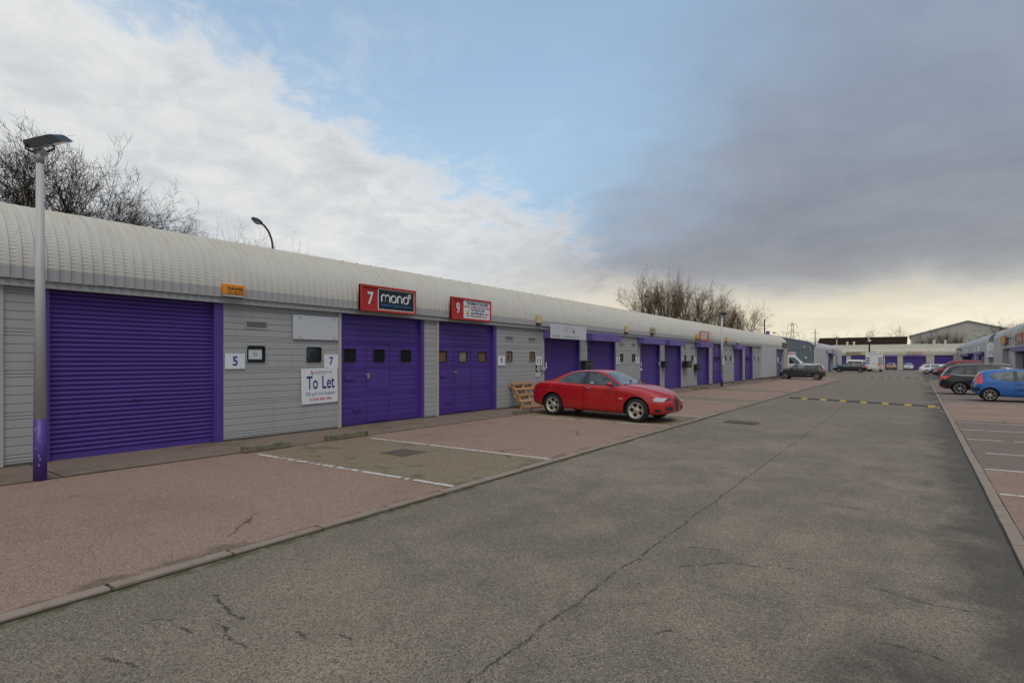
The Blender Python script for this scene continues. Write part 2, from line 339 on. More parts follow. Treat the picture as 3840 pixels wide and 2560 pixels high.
# ------------------------------------------------------------------ mesh builder
class MB:
    def __init__(s): s.v = []; s.f = []
    def add(s, vs, fs):
        b = len(s.v); s.v += [tuple(v) for v in vs]; s.f += [tuple(i + b for i in f) for f in fs]; return s
    def box(s, x0, x1, y0, y1, z0, z1):
        return s.add([(x0, y0, z0), (x1, y0, z0), (x1, y1, z0), (x0, y1, z0), (x0, y0, z1), (x1, y0, z1), (x1, y1, z1), (x0, y1, z1)],
                     [(3, 2, 1, 0), (4, 5, 6, 7), (0, 1, 5, 4), (1, 2, 6, 5), (2, 3, 7, 6), (3, 0, 4, 7)])
    def bbox(s, x0, x1, y0, y1, z0, z1, b=.01):      # bevelled box
        bm = bmesh.new(); bmesh.ops.create_cube(bm, size=1)
        for v in bm.verts: v.co = ((x0 + x1) / 2 + v.co.x * (x1 - x0), (y0 + y1) / 2 + v.co.y * (y1 - y0), (z0 + z1) / 2 + v.co.z * (z1 - z0))
        bmesh.ops.bevel(bm, geom=bm.edges[:], offset=b, segments=2, affect='EDGES', profile=.5)
        s.addbm(bm); return s
    def addbm(s, bm):
        bm.verts.index_update(); s.add([v.co[:] for v in bm.verts], [[v.index for v in f.verts] for f in bm.faces]); bm.free()
    def tube(s, pts, rads, n=8, cap=True):
        pts = [Vector(p) for p in pts]
        if not hasattr(rads, '__len__'): rads = [rads] * len(pts)
        rings = []; ref = None
        for i, p in enumerate(pts):
            t = (pts[min(i + 1, len(pts) - 1)] - pts[max(i - 1, 0)]).normalized()
            if ref is None: ref = Vector((0, 0, 1)) if abs(t.z) < .9 else Vector((1, 0, 0))
            a = t.cross(ref).normalized(); b = t.cross(a).normalized(); ref = -b if False else ref
            rings.append([p + (a * math.cos(2 * math.pi * k / n) + b * math.sin(2 * math.pi * k / n)) * rads[i] for k in range(n)])
        base = len(s.v)
        for r in rings: s.v += [tuple(v) for v in r]
        for i in range(len(rings) - 1):
            for k in range(n):
                s.f.append((base + i * n + k, base + i * n + (k + 1) % n, base + (i + 1) * n + (k + 1) % n, base + (i + 1) * n + k))
        if cap:
            s.f.append(tuple(base + k for k in range(n - 1, -1, -1))); s.f.append(tuple(base + (len(rings) - 1) * n + k for k in range(n)))
        return s
    def prism(s, poly, fn, t0, t1):      # extrude a 2D polygon; fn(a,b,t)->xyz
        n = len(poly)
        return s.add([fn(a, b, t0) for a, b in poly] + [fn(a, b, t1) for a, b in poly],
                     [tuple(range(n - 1, -1, -1)), tuple(range(n, 2 * n))] + [(i, (i + 1) % n, n + (i + 1) % n, n + i) for i in range(n)])
    def strip(s, curve, fn, ts):         # open 2D curve swept through positions ts
        b = len(s.v); n = len(curve)
        for t in ts: s.v += [tuple(fn(a, c, t)) for a, c in curve]
        for j in range(len(ts) - 1):
            for i in range(n - 1): s.f.append((b + j * n + i, b + j * n + i + 1, b + (j + 1) * n + i + 1, b + (j + 1) * n + i))
        return s
    def mesh(s, name, m, smooth=False, loc=None):
        me = bpy.data.meshes.new(name)
        v = s.v if loc is None else [(a - loc[0], b - loc[1], c - loc[2]) for a, b, c in s.v]
        me.from_pydata(v, [], s.f); me.materials.append(M[m]); me.update()
        if smooth: me.polygons.foreach_set('use_smooth', [True] * len(me.polygons))
        return me
def link(name, me, parent=None, loc=(0, 0, 0), rot=(0, 0, 0), scale=None, **props):
    o = bpy.data.objects.new(name, me); col.objects.link(o)
    if parent is not None: o.parent = parent
    o.location = loc; o.rotation_euler = rot
    if scale: o.scale = scale
    for k, v in props.items(): o[k] = v
    return o
def thing(name, label, cat, loc=(0, 0, 0), rz=0, group=None):
    o = link(name, None, None, loc, (0, 0, rz), label=label, category=cat)
    if group: o['group'] = group
    o.empty_display_size = .2
    return o
ROOT = {}
def part(name, mb, m, parent, smooth=False, world=True, **props):   # mb in world coordinates of an unrotated thing
    r = parent
    while r.parent is not None: r = r.parent
    return link(name, mb.mesh(name, m, smooth, r.location if world else None), parent, **props)
def solo(name, mb, m, label, cat, loc, group=None, smooth=False):
    o = link(name, mb.mesh(name, m, smooth, loc), None, loc, label=label, category=cat)
    if group: o['group'] = group
    return o
def struct(name, mb, m, smooth=False): return link(name, mb.mesh(name, m, smooth), None, kind='structure')
def rrect(y0, y1, z0, z1, r, n=5):
    out = []
    for cy, cz, a0 in ((y1 - r, z1 - r, 0), (y0 + r, z1 - r, 90), (y0 + r, z0 + r, 180), (y1 - r, z0 + r, 270)):
        for k in range(n + 1):
            a = R(a0 + 90 * k / n); out.append((cy + r * math.cos(a), cz + r * math.sin(a)))
    return out
def ring(mb, outer, inner, fn, t0, t1):  # frame between two loops of equal count
    n = len(outer); b = len(mb.v)
    for t in (t0, t1):
        mb.v += [tuple(fn(a, c, t)) for a, c in outer]; mb.v += [tuple(fn(a, c, t)) for a, c in inner]
    for i in range(n):
        j = (i + 1) % n
        mb.f += [(b + i, b + j, b + n + j, b + n + i), (b + 2 * n + i, b + 2 * n + j, b + 3 * n + j, b + 3 * n + i),
                 (b + i, b + j, b + 2 * n + j, b + 2 * n + i), (b + n + i, b + n + j, b + 3 * n + j, b + 3 * n + i)]
    return mb
def text(parent, s, org, u, v, box, m, off=.0, shear=0, name='lettering', rel=None):
    """lettering fitted into box=(u0,u1,v0,v1) on the plane org + u*a + v*b (local to parent root)"""
    cu = bpy.data.curves.new('lettering', 'FONT'); cu.body = s; cu.offset = off; cu.shear = shear; cu.resolution_u = 3
    o = bpy.data.objects.new('lettering', cu); col.objects.link(o)
    dg = bpy.context.evaluated_depsgraph_get()
    me = bpy.data.meshes.new_from_object(o.evaluated_get(dg)); bpy.data.objects.remove(o)
    vs = np.array([x.co[:] for x in me.vertices])
    if not len(vs): return None
    a0, a1 = vs[:, 0].min(), vs[:, 0].max(); b0, b1 = vs[:, 1].min(), vs[:, 1].max()
    org = Vector(org); u = Vector(u); v = Vector(v)
    for x in me.vertices:
        a = box[0] + (x.co.x - a0) / max(a1 - a0, 1e-6) * (box[1] - box[0]); b = box[2] + (x.co.y - b0) / max(b1 - b0, 1e-6) * (box[3] - box[2])
        x.co = org + u * a + v * b
    me.materials.clear(); me.materials.append(M[m])
    return link(name, me, parent)
# ================================================================== GROUND
def sheet(mb, xa, xb, y0, y1, dz, nx=1, step=6.0):
    ny = max(1, int((y1 - y0) / step)); ys = [y0 + (y1 - y0) * i / ny for i in range(ny + 1)]
    b = len(mb.v)
    for y in ys:
        a = xa(y) if callable(xa) else xa; c = xb(y) if callable(xb) else xb
        for i in range(nx + 1):
            x = a + (c - a) * i / nx; mb.v.append((x, y, gz(x, y) + dz))
    for j in range(ny):
        for i in range(nx): mb.f.append((b + j * (nx + 1) + i, b + j * (nx + 1) + i + 1, b + (j + 1) * (nx + 1) + i + 1, b + (j + 1) * (nx + 1) + i))
    return mb
g = MB()
gx = [-2500, -300, -60, XW, .8, 10, 60, 300, 2500]; gy = [-2500, -300, -40, 25, 60, 90, 125, 180, 300, 900, 3500]
for y in gy:
    for x in gx: g.v.append((x, y, gz(x, y) - .03))
for j in range(len(gy) - 1):
    for i in range(len(gx) - 1):
        n = len(gx); g.f.append((j * n + i, j * n + i + 1, (j + 1) * n + i + 1, (j + 1) * n + i))
struct('ground', g, 'earth')
BAY_END = 63.0
g = MB(); 
gx = [XW - .3, .8, 14]; gy = [-30, 25, 60, 100, 125, 150]
for y in gy:
    for x in gx: g.v.append((x, y, gz(x, y)))
for j in range(len(gy) - 1):
    for i in range(2): g.f.append((j * 3 + i, j * 3 + i + 1, (j + 1) * 3 + i + 1, (j + 1) * 3 + i))
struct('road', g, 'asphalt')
AP = -9.45                                   # outer edge of the concrete apron along the doors
kl = lambda y: xl(y) - .135
mossy = [(5.62, 8.12), (13.95, 16.75), (23.1, 25.7), (31.9, 34.5)]
edges = [-30] + [v for ab_ in mossy for v in ab_] + [BAY_END]
for i in range(0, len(edges) - 1):
    is_m = i % 2 == 1
    struct('parking_bay', sheet(MB(), AP, kl, edges[i], edges[i + 1], .016, 3), 'mossy_tarmac' if is_m else 'pink_tarmac')
fc = struct('forecourt', sheet(MB(), XW - .2, AP, -30, 66, .010, 1), 'joint_dirt')
rs = random.Random(12); ys_ = [-30, -20, -12, -6, -2.2, .4, 1.95, 2.85] ; yy = 5.75
while yy < 65: ys_.append(yy); yy += rs.choice((2.45, 3.05, 2.7))
ys_.append(66)
for a_, b_ in zip(ys_, ys_[1:]):
    mb = MB(); e_ = rs.uniform(.008, .018); sheet(mb, XW - .19, AP - rs.uniform(.006, .02), a_ + e_ / 2, b_ - e_ / 2, .022 + rs.uniform(-.003, .003), 1)
    link('slab', mb.mesh('slab', 'apron_concrete'), fc)
kr = lambda y: xr(y) + .135
for a, b_, m_ in ((-30, 12.0, 'pink_tarmac'), (12.0, 21.5, 'brown_tarmac'), (21.5, 30.5, 'pink_tarmac'), (30.5, 68, 'brown_tarmac')):
    struct('parking_bay', sheet(MB(), kr, 7.2, a, b_, .016, 2), m_)
# rounded far corner of the left bays
# kerbs: a bedding strip and one stone after the other
rng = random.Random(4)
kst = MB().bbox(-.058, .058, -.445, .445, -.08, .0, .008).mesh('kerbstone', 'kerb_concrete')
for side, fx, sgn in (('left', xl, -1), ('right', xr, 1)):
    bed = MB(); sheet(bed, (lambda y: fx(y) - .004), (lambda y: fx(y) + sgn * .137), -12, 63, .008, 1) if sgn > 0 else sheet(bed, (lambda y: fx(y) - .137), (lambda y: fx(y) + .004), -12, 63, .008, 1)
    kb = struct('kerb', bed, 'joint_dirt')
    y = -12.0
    while y < 62.5:
        L = .905; yc = y + L / 2; x = fx(yc) + sgn * .066
        slope = -.0128 if sgn < 0 else .003
        link('kerbstone', kst, kb, (x + rng.uniform(-.004, .004), yc, gz(x, yc) + .026 + rng.uniform(-.004, .004)), (0, rng.uniform(-.02, .02), -slope + rng.uniform(-.006, .006)))
        y += L + .012
# painted bay lines
def bay_line(x0, x1, y0, y1, w, seed, keep=.9, dz=.021, seg=.16):
    r = random.Random(seed); mb = MB(); n = max(3, int(abs(x1 - x0) / seg))
    for i in range(n):
        if r.random() > keep: continue
        a, b_ = i / n, (i + r.uniform(.93, 1.0)) / n
        ws = [w * r.uniform(.35, .55) for _ in range(4)]
        p = []
        for t, wa, sg in ((a, ws[0], -1), (b_, ws[1], -1), (b_, ws[2], 1), (a, ws[3], 1)):
            x = x0 + (x1 - x0) * t; yy = y0 + (y1 - y0) * t + sg * wa; p.append((x, yy, gz(x, yy) + dz))
        mb.add(p, [(0, 1, 2, 3)])
    struct('bay_line', mb, 'worn_white_line')
for i, (y0, y1, kp) in enumerate(((5.46, 5.75, .86), (7.92, 8.27, .97), (13.65, 14.12, .86), (16.6, 17.0, .9), (22.9, 23.2, .9), (25.6, 25.9, .9), (31.7, 32, .8), (34.3, 34.6, .8), (40.6, 41, .8), (43.4, 43.8, .8), (49.6, 50, .8), (52.4, 52.8, .8), (56.2, 56.6, .8))):
    bay_line(-9.1, xl(y1) - .15, y0, y1, .085, i, kp, seg=.075 if i == 0 else .16)
for i, y in enumerate((9.9, 12.05, 14.1, 16.4, 18.6, 20.75, 23.1, 25.6, 28.3, 31.1, 34.2, 37.4, 40.2, 42.9, 45.5)):
    bay_line(xr(y) + .16, 5.9, y + .02, y - .06, .09, 50 + i, .95)

def grp(o, g_): o['group'] = g_; return o
# wheel stops
for i, (x, y0, y1, lab) in enumerate(((-9.42, 5.36, 6.24, 'mossy concrete wheel stop below the plate numbered 5, beside the first roller shutter'), (-9.5, 7.12, 8.12, 'mossy concrete wheel stop below the letting board'),
        (-9.62, 13.75, 14.62, 'mossy concrete wheel stop in front of the wooden pallet'), (-9.9, 15.75, 16.7, None), (-9.86, 30.9, 31.95, 'low concrete wheel stop before the black letter boxes, nearer the red saloon'), (-9.83, 32.45, 33.6, 'low concrete wheel stop before the black letter boxes, nearer the lamp post'),
        (-10.12, 40.2, 41.4, 'low concrete wheel stop just past the middle lamp post'), (-10.1, 41.9, 43.1, 'second low concrete wheel stop past the middle lamp post'),
        (-9.9, 52.3, 53.5, 'low concrete wheel stop before the plain smooth wall panel'), (-9.9, 54.2, 56.6, 'long low concrete wheel stop beside the black hatchback nose'))):
    if lab is None: continue
    z = gz(x, (y0 + y1) / 2) + .018
    solo('wheel_stop', MB().bbox(x - .075, x + .075, y0, y1, z, z + .105, .014), 'mossy_concrete', lab, 'wheel stop', (x, (y0 + y1) / 2, z), 'concrete wheel stops along the doors')
# covers in the tarmac
def cover(x0, x1, y0, y1, n1, n2, label, m='rust_iron'):
    xc, yc = (x0 + x1) / 2, (y0 + y1) / 2; z = gz(xc, yc) + .019
    t = thing('manhole_cover', label, 'manhole cover', (xc, yc, z), 0, 'iron covers in the tarmac')
    t.rotation_euler = (0, .018, 0)
    mb = MB(); mb.box(-(x1 - x0) / 2, (x1 - x0) / 2, -(y1 - y0) / 2, (y1 - y0) / 2, -.02, .004)
    part('frame', mb, m, t, world=False)
    mb = MB(); dx = (x1 - x0) * .92 / n1; dy = (y1 - y0) * .92 / n2
    for i in range(n1):
        for j in range(n2):
            x = -(x1 - x0) * .46 + dx * (i + .1); y = -(y1 - y0) * .46 + dy * (j + .1); mb.box(x, x + dx * .8, y, y + dy * .8, .004, .010)
    part('tread', mb, m, t, world=False)
cover(-7.66, -7.1, 6.86, 7.42, 8, 8, 'square iron manhole cover in the mossy parking bay'); cover(-4.3, -3.5, 16.1, 16.7, 9, 6, 'rusty iron manhole cover in the roadway near the red saloon')
cover(-2.6, -1.6, 27.9, 28.5, 8, 5, 'rusty iron cover in the roadway beside the speed bump')
# speed bumps
def bump(x0, y0, x1, y1, ny, label, w=.34, hgt=.055):
    L = math.hypot(x1 - x0, y1 - y0); a = math.atan2(y1 - y0, x1 - x0); xm, ym = (x0 + x1) / 2, (y0 + y1) / 2
    t = thing('speed_bump', label, 'speed bump', (xm, ym, gz(xm, ym)), a)
    t.rotation_euler = (0, math.atan2(gz(x0, y0) - gz(x1, y1), L), a)
    prof = [(-w / 2, 0), (-w / 2 + .04, .02), (-.07, hgt), (.07, hgt), (w / 2 - .04, .02), (w / 2, 0)]
    step = L / ny
    for i in range(ny):
        for kind, s0, s1 in (('worn_rubber', 0, .68), ('worn_yellow', .68, 1.0)):
            mb = MB(); mb.prism(prof, lambda p, q, tt: (tt, p, q), -L / 2 + (i + s0) * step + .004, -L / 2 + (i + s1) * step - .004)
            if kind == 'worn_yellow':
                part('yellow_segment', mb, kind, t, world=False)
            else: part('black_segment', mb, kind, t, world=False)
bump(-4.62, 28.15, .62, 27.2, 7, 'black rubber speed bump with seven yellow segments, nearest the parked red saloon')
bump(-4.9, 75.0, .62, 71.9, 7, 'distant speed bump across the road before the white box truck', .34, .05)

# ================================================================== LEFT TERRACE
FX = XW                                       # face of the cladding
terr = thing('terrace', 'long grey terrace of workshop units with purple doors under a curved ribbed roof', 'building', (XW, 0, 0))
fnx = lambda a, b_, t: (t, a, b_)             # (y,z) polygon extruded along x
Y0, Y1 = -6.0, 63.65
RFX = FX + .13                                # vertical face of the roof sheets
RR = 1.05; ZA = 2.96
def roof_profile(off=0., fx=RFX, steps=26, slope=10.5, back=6.0, z0=2.77):
    pts = [(fx + off, z0), (fx + off, ZA)]
    cx = fx - RR
    amax = 90 - slope
    for k in range(1, steps + 1):
        a = R(amax * k / steps); pts.append((cx + (RR + off) * math.cos(a), ZA + (RR + off) * math.sin(a)))
    x, z = pts[-1]; pts.append((x - back * math.cos(R(slope)), z + back * math.sin(R(slope))))
    return pts
core = MB()
rp = roof_profile(-.05); xb = rp[-1][0]; 
poly = [(FX - .32, -.2)] + [(FX - .32, 2.6)] + rp[2:] + [(2 * xb - rp[2][0] + 1, 2.6), (2 * xb - rp[2][0] + 1, -.2)]
core.prism(poly, lambda a, b_, t: (a, t, b_), Y0 + .1, Y1 - .1)
part('inner_wall', core, 'dark_recess', terr)
# roof sheets, six ribs each, crimped round the curve
PITCH = .1465; NR = 6; SW = PITCH * NR
def sheet_mesh(crimp, name):
    # arc-length samples down the profile
    base = roof_profile(0, 0 + .13, 60)       # local x: 0 at cladding face
    P = np.array(base); d = np.r_[0, np.cumsum(np.hypot(*np.diff(P, axis=0).T))]
    La = d[-2]; ss = [0, .10]; s = .19
    k = 0
    rows = [(0, 0), (.18, 0)]
    if crimp:
        while s < La - .05:
            rows += [(s, 0.), (s + .010, .0055), (s + .042, .0003)]; s += .0575
        rows += [(La, 0), (d[-1], 0)]
    else:
        n = 26; rows += [(.19 + (La - .19) * i / n, 0) for i in range(n + 1)] + [(d[-1], 0)]
    prof = [(0, 0, 1), (.012, .0, 1), (.028, .030, 0), (.080, .030, 0), (.096, 0, 1)]   # y, proud, crimped
    ys = [(r * PITCH + a, b_, c_) for r in range(NR) for a, b_, c_ in prof] + [(SW, 0, 1)]
    v = []; f = []
    for (s, cr) in rows:
        x = np.interp(s, d, P[:, 0]); z = np.interp(s, d, P[:, 1])
        x2 = np.interp(min(s + .01, d[-1]), d, P[:, 0]); z2 = np.interp(min(s + .01, d[-1]), d, P[:, 1]); x1 = np.interp(max(s - .01, 0), d, P[:, 0]); z1 = np.interp(max(s - .01, 0), d, P[:, 1])
        tx, tz = x2 - x1, z2 - z1; l = math.hypot(tx, tz); nx_, nz_ = tz / l, -tx / l
        for y, pr, c_ in ys:
            o = pr + cr * (1 if c_ else .12); v.append((x + nx_ * o, y, z + nz_ * o))
    n = len(ys)
    for j in range(len(rows) - 1):
        for i in range(n - 1): f.append((j * n + i, j * n + i + 1, (j + 1) * n + i + 1, (j + 1) * n + i))
    mb = MB(); mb.v = v; mb.f = f
    return mb.mesh(name, 'roof_sheet')
roof = link('roof', None, terr); roof.empty_display_size = .1
mb = MB(); mb.box(FX - .02, FX + .10, Y0, 52.0, 2.665, 2.768); 
eaves = part('eaves_trim', mb, 'grey_trim', roof)
sm_c = sheet_mesh(True, 'roof_sheet'); sm_p = sheet_mesh(False, 'roof_sheet')
y = Y0
rng = random.Random(8)
while y < Y1 - SW * .5:
    link('roof_sheet', sm_c if y < 30 else sm_p, roof, (rng.uniform(-.002, .002), y, rng.uniform(-.003, .003)))
    y += SW
YEND = y
# far verge trim
vp = roof_profile(.035); vq = roof_profile(-.02)
mb = MB(); mb.prism(vp + vq[::-1], lambda a, b_, t: (a, t, b_), YEND - .02, YEND + .05); part('verge_trim', mb, 'smooth_roof', roof)
# ridge fixings
mb = MB()
px_, pz_ = roof_profile(.03)[24]
for i in range(120):
    yy = 9 + i * .44; mb.box(px_ - .012, px_ + .012, yy, yy + .02, pz_ - .02, pz_ + .018)
part('fixings', mb, 'black_metal', roof, kind='stuff')

# ---- cladding
def plank_rows(z0=.05, ztop=2.665):
    rows = []
    for T in (2.61, 1.99, 1.37, .75, .13):
        zs = [T, T - .05, T - .18, T - .31, T - .44, T - .57, T - .62]
        for a, b_ in zip(zs, zs[1:]):
            a2, b2 = min(a, ztop), max(b_, z0)
            if a2 - b2 > .02: rows.append((b2, a2))
    rows.append((2.61, ztop)); return rows
def plank(mb, y0, y1, z0, z1, ct, cb, xf, depth=.03, ch=.013):
    sec = [(xf - depth, z0), (xf - ch * .9, z0), (xf, z0 + (ch if cb else 0)), (xf, z1 - (ch * .7 if ct else 0)), (xf - ch * .9, z1), (xf - depth, z1)]
    return mb.prism(sec, lambda a, b_, t: (a, t, b_), y0, y1)
def cladding(parent, y0, y1, holes, m, xf, single, piece='plank', z0=.05, ztop=2.665):
    joined = MB()
    for (a, b_) in plank_rows(z0, ztop):
        rects = []; cuts = [hh for hh in holes if hh[3] > a and hh[2] < b_]
        segs = [(y0, y1)]
        for hy0, hy1, hz0, hz1 in cuts:
            segs = [q for s0, s1 in segs for q in ((s0, min(s1, hy0)), (max(s0, hy1), s1)) if q[1] - q[0] > .005]
            if b_ - hz1 > .004: rects.append((hy0, hy1, hz1, b_, True, False))
            if hz0 - a > .004: rects.append((hy0, hy1, a, hz0, False, True))
        rects += [(s0, s1, a, b_, True, True) for s0, s1 in segs]
        for (s0, s1, q0, q1, ct, cb) in rects:
            if single:
                mb = MB(); plank(mb, s0, s1, q0, q1, ct, cb, xf); part(piece, mb, m, parent)
            else: plank(joined, s0, s1, q0, q1, ct, cb, xf)
    if not single: part('cladding', joined, m, parent, kind='stuff')
def window(parent, y0, y1, z0, z1, m, xf, sub=True, content=None, r=.055):
    """rounded window let into the cladding: frame, gasket, pane and what stands behind the glass"""
    o = rrect(y0 - .018, y1 + .018, z0 - .018, z1 + .018, r + .018); i_ = rrect(y0, y1, z0, z1, r); g_ = rrect(y0 + .022, y1 - .022, z0 + .022, z1 - .022, r - .016)
    fr = MB(); ring(fr, o, i_, fnx, xf - .03, xf + .014)
    if sub:
        w = part('window', fr, m, parent); pp = w; nm = ('gasket', 'pane', 'blind')
    else:
        part('window_frame', fr, m, parent); pp = parent; nm = ('window_gasket', 'window_pane', 'window_blind')
    ga = MB(); ring(ga, i_, g_, fnx, xf - .03, xf + .006); part(nm[0], ga, 'rubber', pp)
    gl = MB(); gl.prism(g_, fnx, xf - .020, xf - .014)
    if content is None: part(nm[1], gl, 'dark_pane', pp)
    else:
        part(nm[1], gl, 'clear_pane', pp)
        bk = MB(); bk.box(xf - .0295, xf - .0265, y0 + .005, y1 - .005, z0 + .005, z1 - .005); part(nm[2], bk, content, pp)
    return pp
def vent(parent, y0, y1, z0, z1):
    mb = MB(); mb.box(FX - .01, FX + .012, y0 - .02, y1 + .02, z0 - .03, z1 + .02); v = part('vent', mb, 'grey_cladding', parent)
    n = 3
    for k in range(n):
        zc = z0 + (z1 - z0) * (k + .5) / n; s = MB(); s.box(FX + .0125, FX + .0145, y0, y1, zc - .012, zc + .010); part('vent_slot', s, 'black_print', v)
def post(y0, y1, m='post_grey', x1=FX + .035):
    mb = MB(); mb.box(FX - .1, x1, y0, y1, .03, 2.664); part('post', mb, m, terr)

def panel(y0, y1, single, wins=(), vents=(), contents=()):
    base = MB(); base.box(FX - .10, FX - .031, y0, y1, .03, 2.664); w = part('wall_panel', base, 'grey_cladding', terr)
    holes = [(a - .012, b_ + .012, 1.508, 1.882) for a, b_ in wins]
    cladding(w, y0, y1, holes, 'grey_cladding', FX, single)
    for k, (a, b_) in enumerate(wins): window(terr, a, b_, 1.52, 1.87, 'grey_cladding', FX, True, contents[k] if k < len(contents) else None)
    for a, b_ in vents: vent(terr, a, b_, 2.235, 2.35)
    kick = MB(); kick.box(FX - .09, FX - .035, y0, y1, -.25, .05); part('plinth', kick, 'plinth_concrete', terr)

slat_me = None
def shutter(y0, y1, single, ztop=2.665, xs=FX - .12, jambs=.10):
    global slat_me
    P = .0755
    if slat_me is None:
        mb = MB(); prof = [(0, .0), (.004, .006), (.016, .018), (.021, .034), (.018, .052), (.008, .064), (.0, .070), (-.012, .0755), (-.012, .0)]
        mb.prism(prof, lambda a, b_, t: (a, t, b_), 0, 1); slat_me = mb.mesh('slat', 'purple', False)
    d = link('roller_shutter', None, terr); d.empty_display_size = .1
    mb = MB(); mb.box(FX - .16, FX + .012, y0, y0 + .045, .03, 2.664); part('guide_rail', mb, 'purple', d)
    mb = MB(); mb.box(FX - .16, FX + .012, y1 - jambs, y1, .03, 2.664); part('guide_rail', mb, 'purple', d)
    a, b_ = y0 + .045, y1 - jambs
    z = .115; n = int((ztop - z) / P) + 1
    if single:
        for i in range(n):
            link('slat', slat_me, d, (xs - XW, a, z + i * P), scale=(1, b_ - a, 1))
    else:
        mb = MB(); prof = []
        for i in range(n):
            zz = z + i * P; prof += [(xs, zz), (xs + .016, zz + .018), (xs + .021, zz + .034), (xs + .018, zz + .052), (xs + .004, zz + .068)]
        mb.strip(prof, lambda q, w_, t: (q, t, w_), [a, b_]); part('curtain', mb, 'purple', d, kind='stuff')
    mb = MB(); mb.box(xs - .015, xs + .03, a, b_, .025, .114); part('bottom_rail', mb, 'purple', d)
    mb = MB(); ym = (a + b_) / 2; mb.tube([(xs + .02, ym - .05, .92), (xs + .05, ym - .045, .905), (xs + .05, ym + .045, .905), (xs + .02, ym + .05, .92)], .007, 6); part('pull_handle', mb, 'black_metal', d)
    mb = MB(); mb.box(FX - .14, FX + .04, y0 - .01, y1 + .01, -.25, .026); part('threshold', mb, 'apron_concrete', d)
    return d
def hood(y0, y1, label=None):
    mb = MB(); mb.bbox(FX + .012, FX + .35, y0, y1, 2.36, 2.663, .008); part('shutter_hood', mb, 'purple_pale', terr)
def sdoor(y0, y1, wins, wick, single, contents=(None, None, None), jamb=.11, slot=True):
    xf = FX - .10
    d = link('sectional_door', None, terr); d.empty_display_size = .1
    mb = MB(); mb.box(xf - .06, xf - .031, y0, y1 - jamb, .03, 2.664); part('door_core', mb, 'purple', d)
    mb = MB(); mb.box(FX - .16, FX + .010, y1 - jamb, y1, .03, 2.664); part('jamb', mb, 'purple', d)
    mb = MB(); mb.box(FX - .16, FX + .010, y0 - .02, y0 + .02, .03, 2.664); part('jamb', mb, 'purple', d)
    holes = [(a - .012, b_ + .012, 1.508, 1.862) for a, b_ in wins]
    cladding(d, y0 + .02, y1 - jamb, holes, 'purple', xf, single)
    for k, (a, b_) in enumerate(wins): window(d, a, b_, 1.52, 1.85, 'purple', xf, False, contents[k])
    a, b_ = wick
    for (q0, q1, r0, r1) in ((a - .03, a, .12, 2.0), (b_, b_ + .03, .12, 2.0), (a - .03, b_ + .03, 2.0, 2.03), (a - .03, b_ + .03, .09, .12)):
        mb = MB(); mb.box(xf - .001, xf + .016, q0, q1, r0, r1); part('wicket_frame', mb, 'purple', d)
    mb = MB(); mb.box(xf - .001, xf + .008, a + .02, b_ - .02, .86, 1.36); part('kick_plate', mb, 'purple', d)
    mb = MB(); mb.bbox(xf, xf + .028, y0 + .19, y0 + .45, 1.11, 1.20, .008); part('letter_slot', mb, 'purple', d)
    mb = MB(); mb.tube([(xf, y0 + .42, .43), (xf + .05, y0 + .44, .42), (xf + .05, y0 + .62, .42), (xf, y0 + .64, .43)], .018, 8); part('pull_handle', mb, 'purple', d)
    mb = MB(); mb.box(xf, xf + .03, a - .06, a + .07, 1.225, 1.255); part('hasp', mb, 'galvanised', d)
    mb = MB(); mb.bbox(xf + .01, xf + .045, a - .015, a + .035, 1.13, 1.22, .008); part('padlock', mb, 'brass' if y0 > 11 else 'galvanised', d)
    for zz in (.35, .9, 1.0): 
        mb = MB(); mb.box(xf, xf + .02, a - .01, a + .02, zz, zz + .06); part('hinge', mb, 'purple', d)
    mb = MB(); mb.box(FX - .14, FX + .04, y0 - .01, y1 + .01, -.25, .026); part('threshold', mb, 'apron_concrete', d)
    return d
# from the near end to the far end
panel(-6.0, -2.9, False, [(-4.6, -4.18), (-3.5, -3.08)])
sdoor(-.20, 2.45, [(-.06, .35), (.85, 1.25), (1.75, 2.15)], (.66, 1.40), False); panel(-2.84, -.25, False, [(-2.6, -2.18), (-.9, -.48)])
post(2.45, 2.54); panel(2.54, 3.04, True)
shutter(3.04, 5.77, True, jambs=.17)
panel(5.78, 8.43, True, [(6.245, 6.645), (7.595, 7.995)], [(6.24, 6.66)], ['board_black', None])
post(8.43, 8.51)
sdoor(8.51, 11.25, [(8.67, 9.04), (9.56, 9.94), (10.47, 10.87)], (9.38, 10.10), True)
panel(11.26, 11.72, True); post(11.72, 11.80)
sdoor(11.80, 14.50, [(11.90, 12.28), (12.80, 13.19), (13.70, 14.12)], (12.62, 13.35), True, ('brown_board', 'tan_board', 'brown_board'), .16)
panel(14.51, 17.20, True, [(15.0, 15.38), (16.36, 16.73)], [(14.99, 15.39), (16.32, 16.73)], ['tan_board', 'tan_board'])
post(17.20, 17.30)
shutter(17.30, 20.0, True); hood(17.22, 19.86)
panel(20.01, 20.46, True); post(20.46, 20.55)
shutter(20.55, 23.25, True); hood(20.42, 23.1)
panel(23.26, 25.88, True, [(23.72, 24.07), (25.02, 25.41)], [(23.67, 24.08), (25.01, 25.42)]); post(25.88, 25.96)
shutter(25.96, 28.62, False); hood(25.7, 28.5)
panel(28.63, 29.1, False); post(29.1, 29.19)
shutter(29.19, 31.85, False); hood(29.15, 31.66)
panel(31.86, 34.52, False, [(32.35, 32.72), (33.65, 34.05)], [(32.3, 32.72), (33.6, 34.05)]); post(34.52, 34.62)
shutter(34.62, 37.2, False); hood(34.3, 37.0)
panel(37.21, 37.75, False); post(37.75, 37.84)
sdoor(37.84, 40.42, [(37.95, 38.33), (38.8, 39.2), (39.55, 39.95)], (38.65, 39.35), False, jamb=.30)
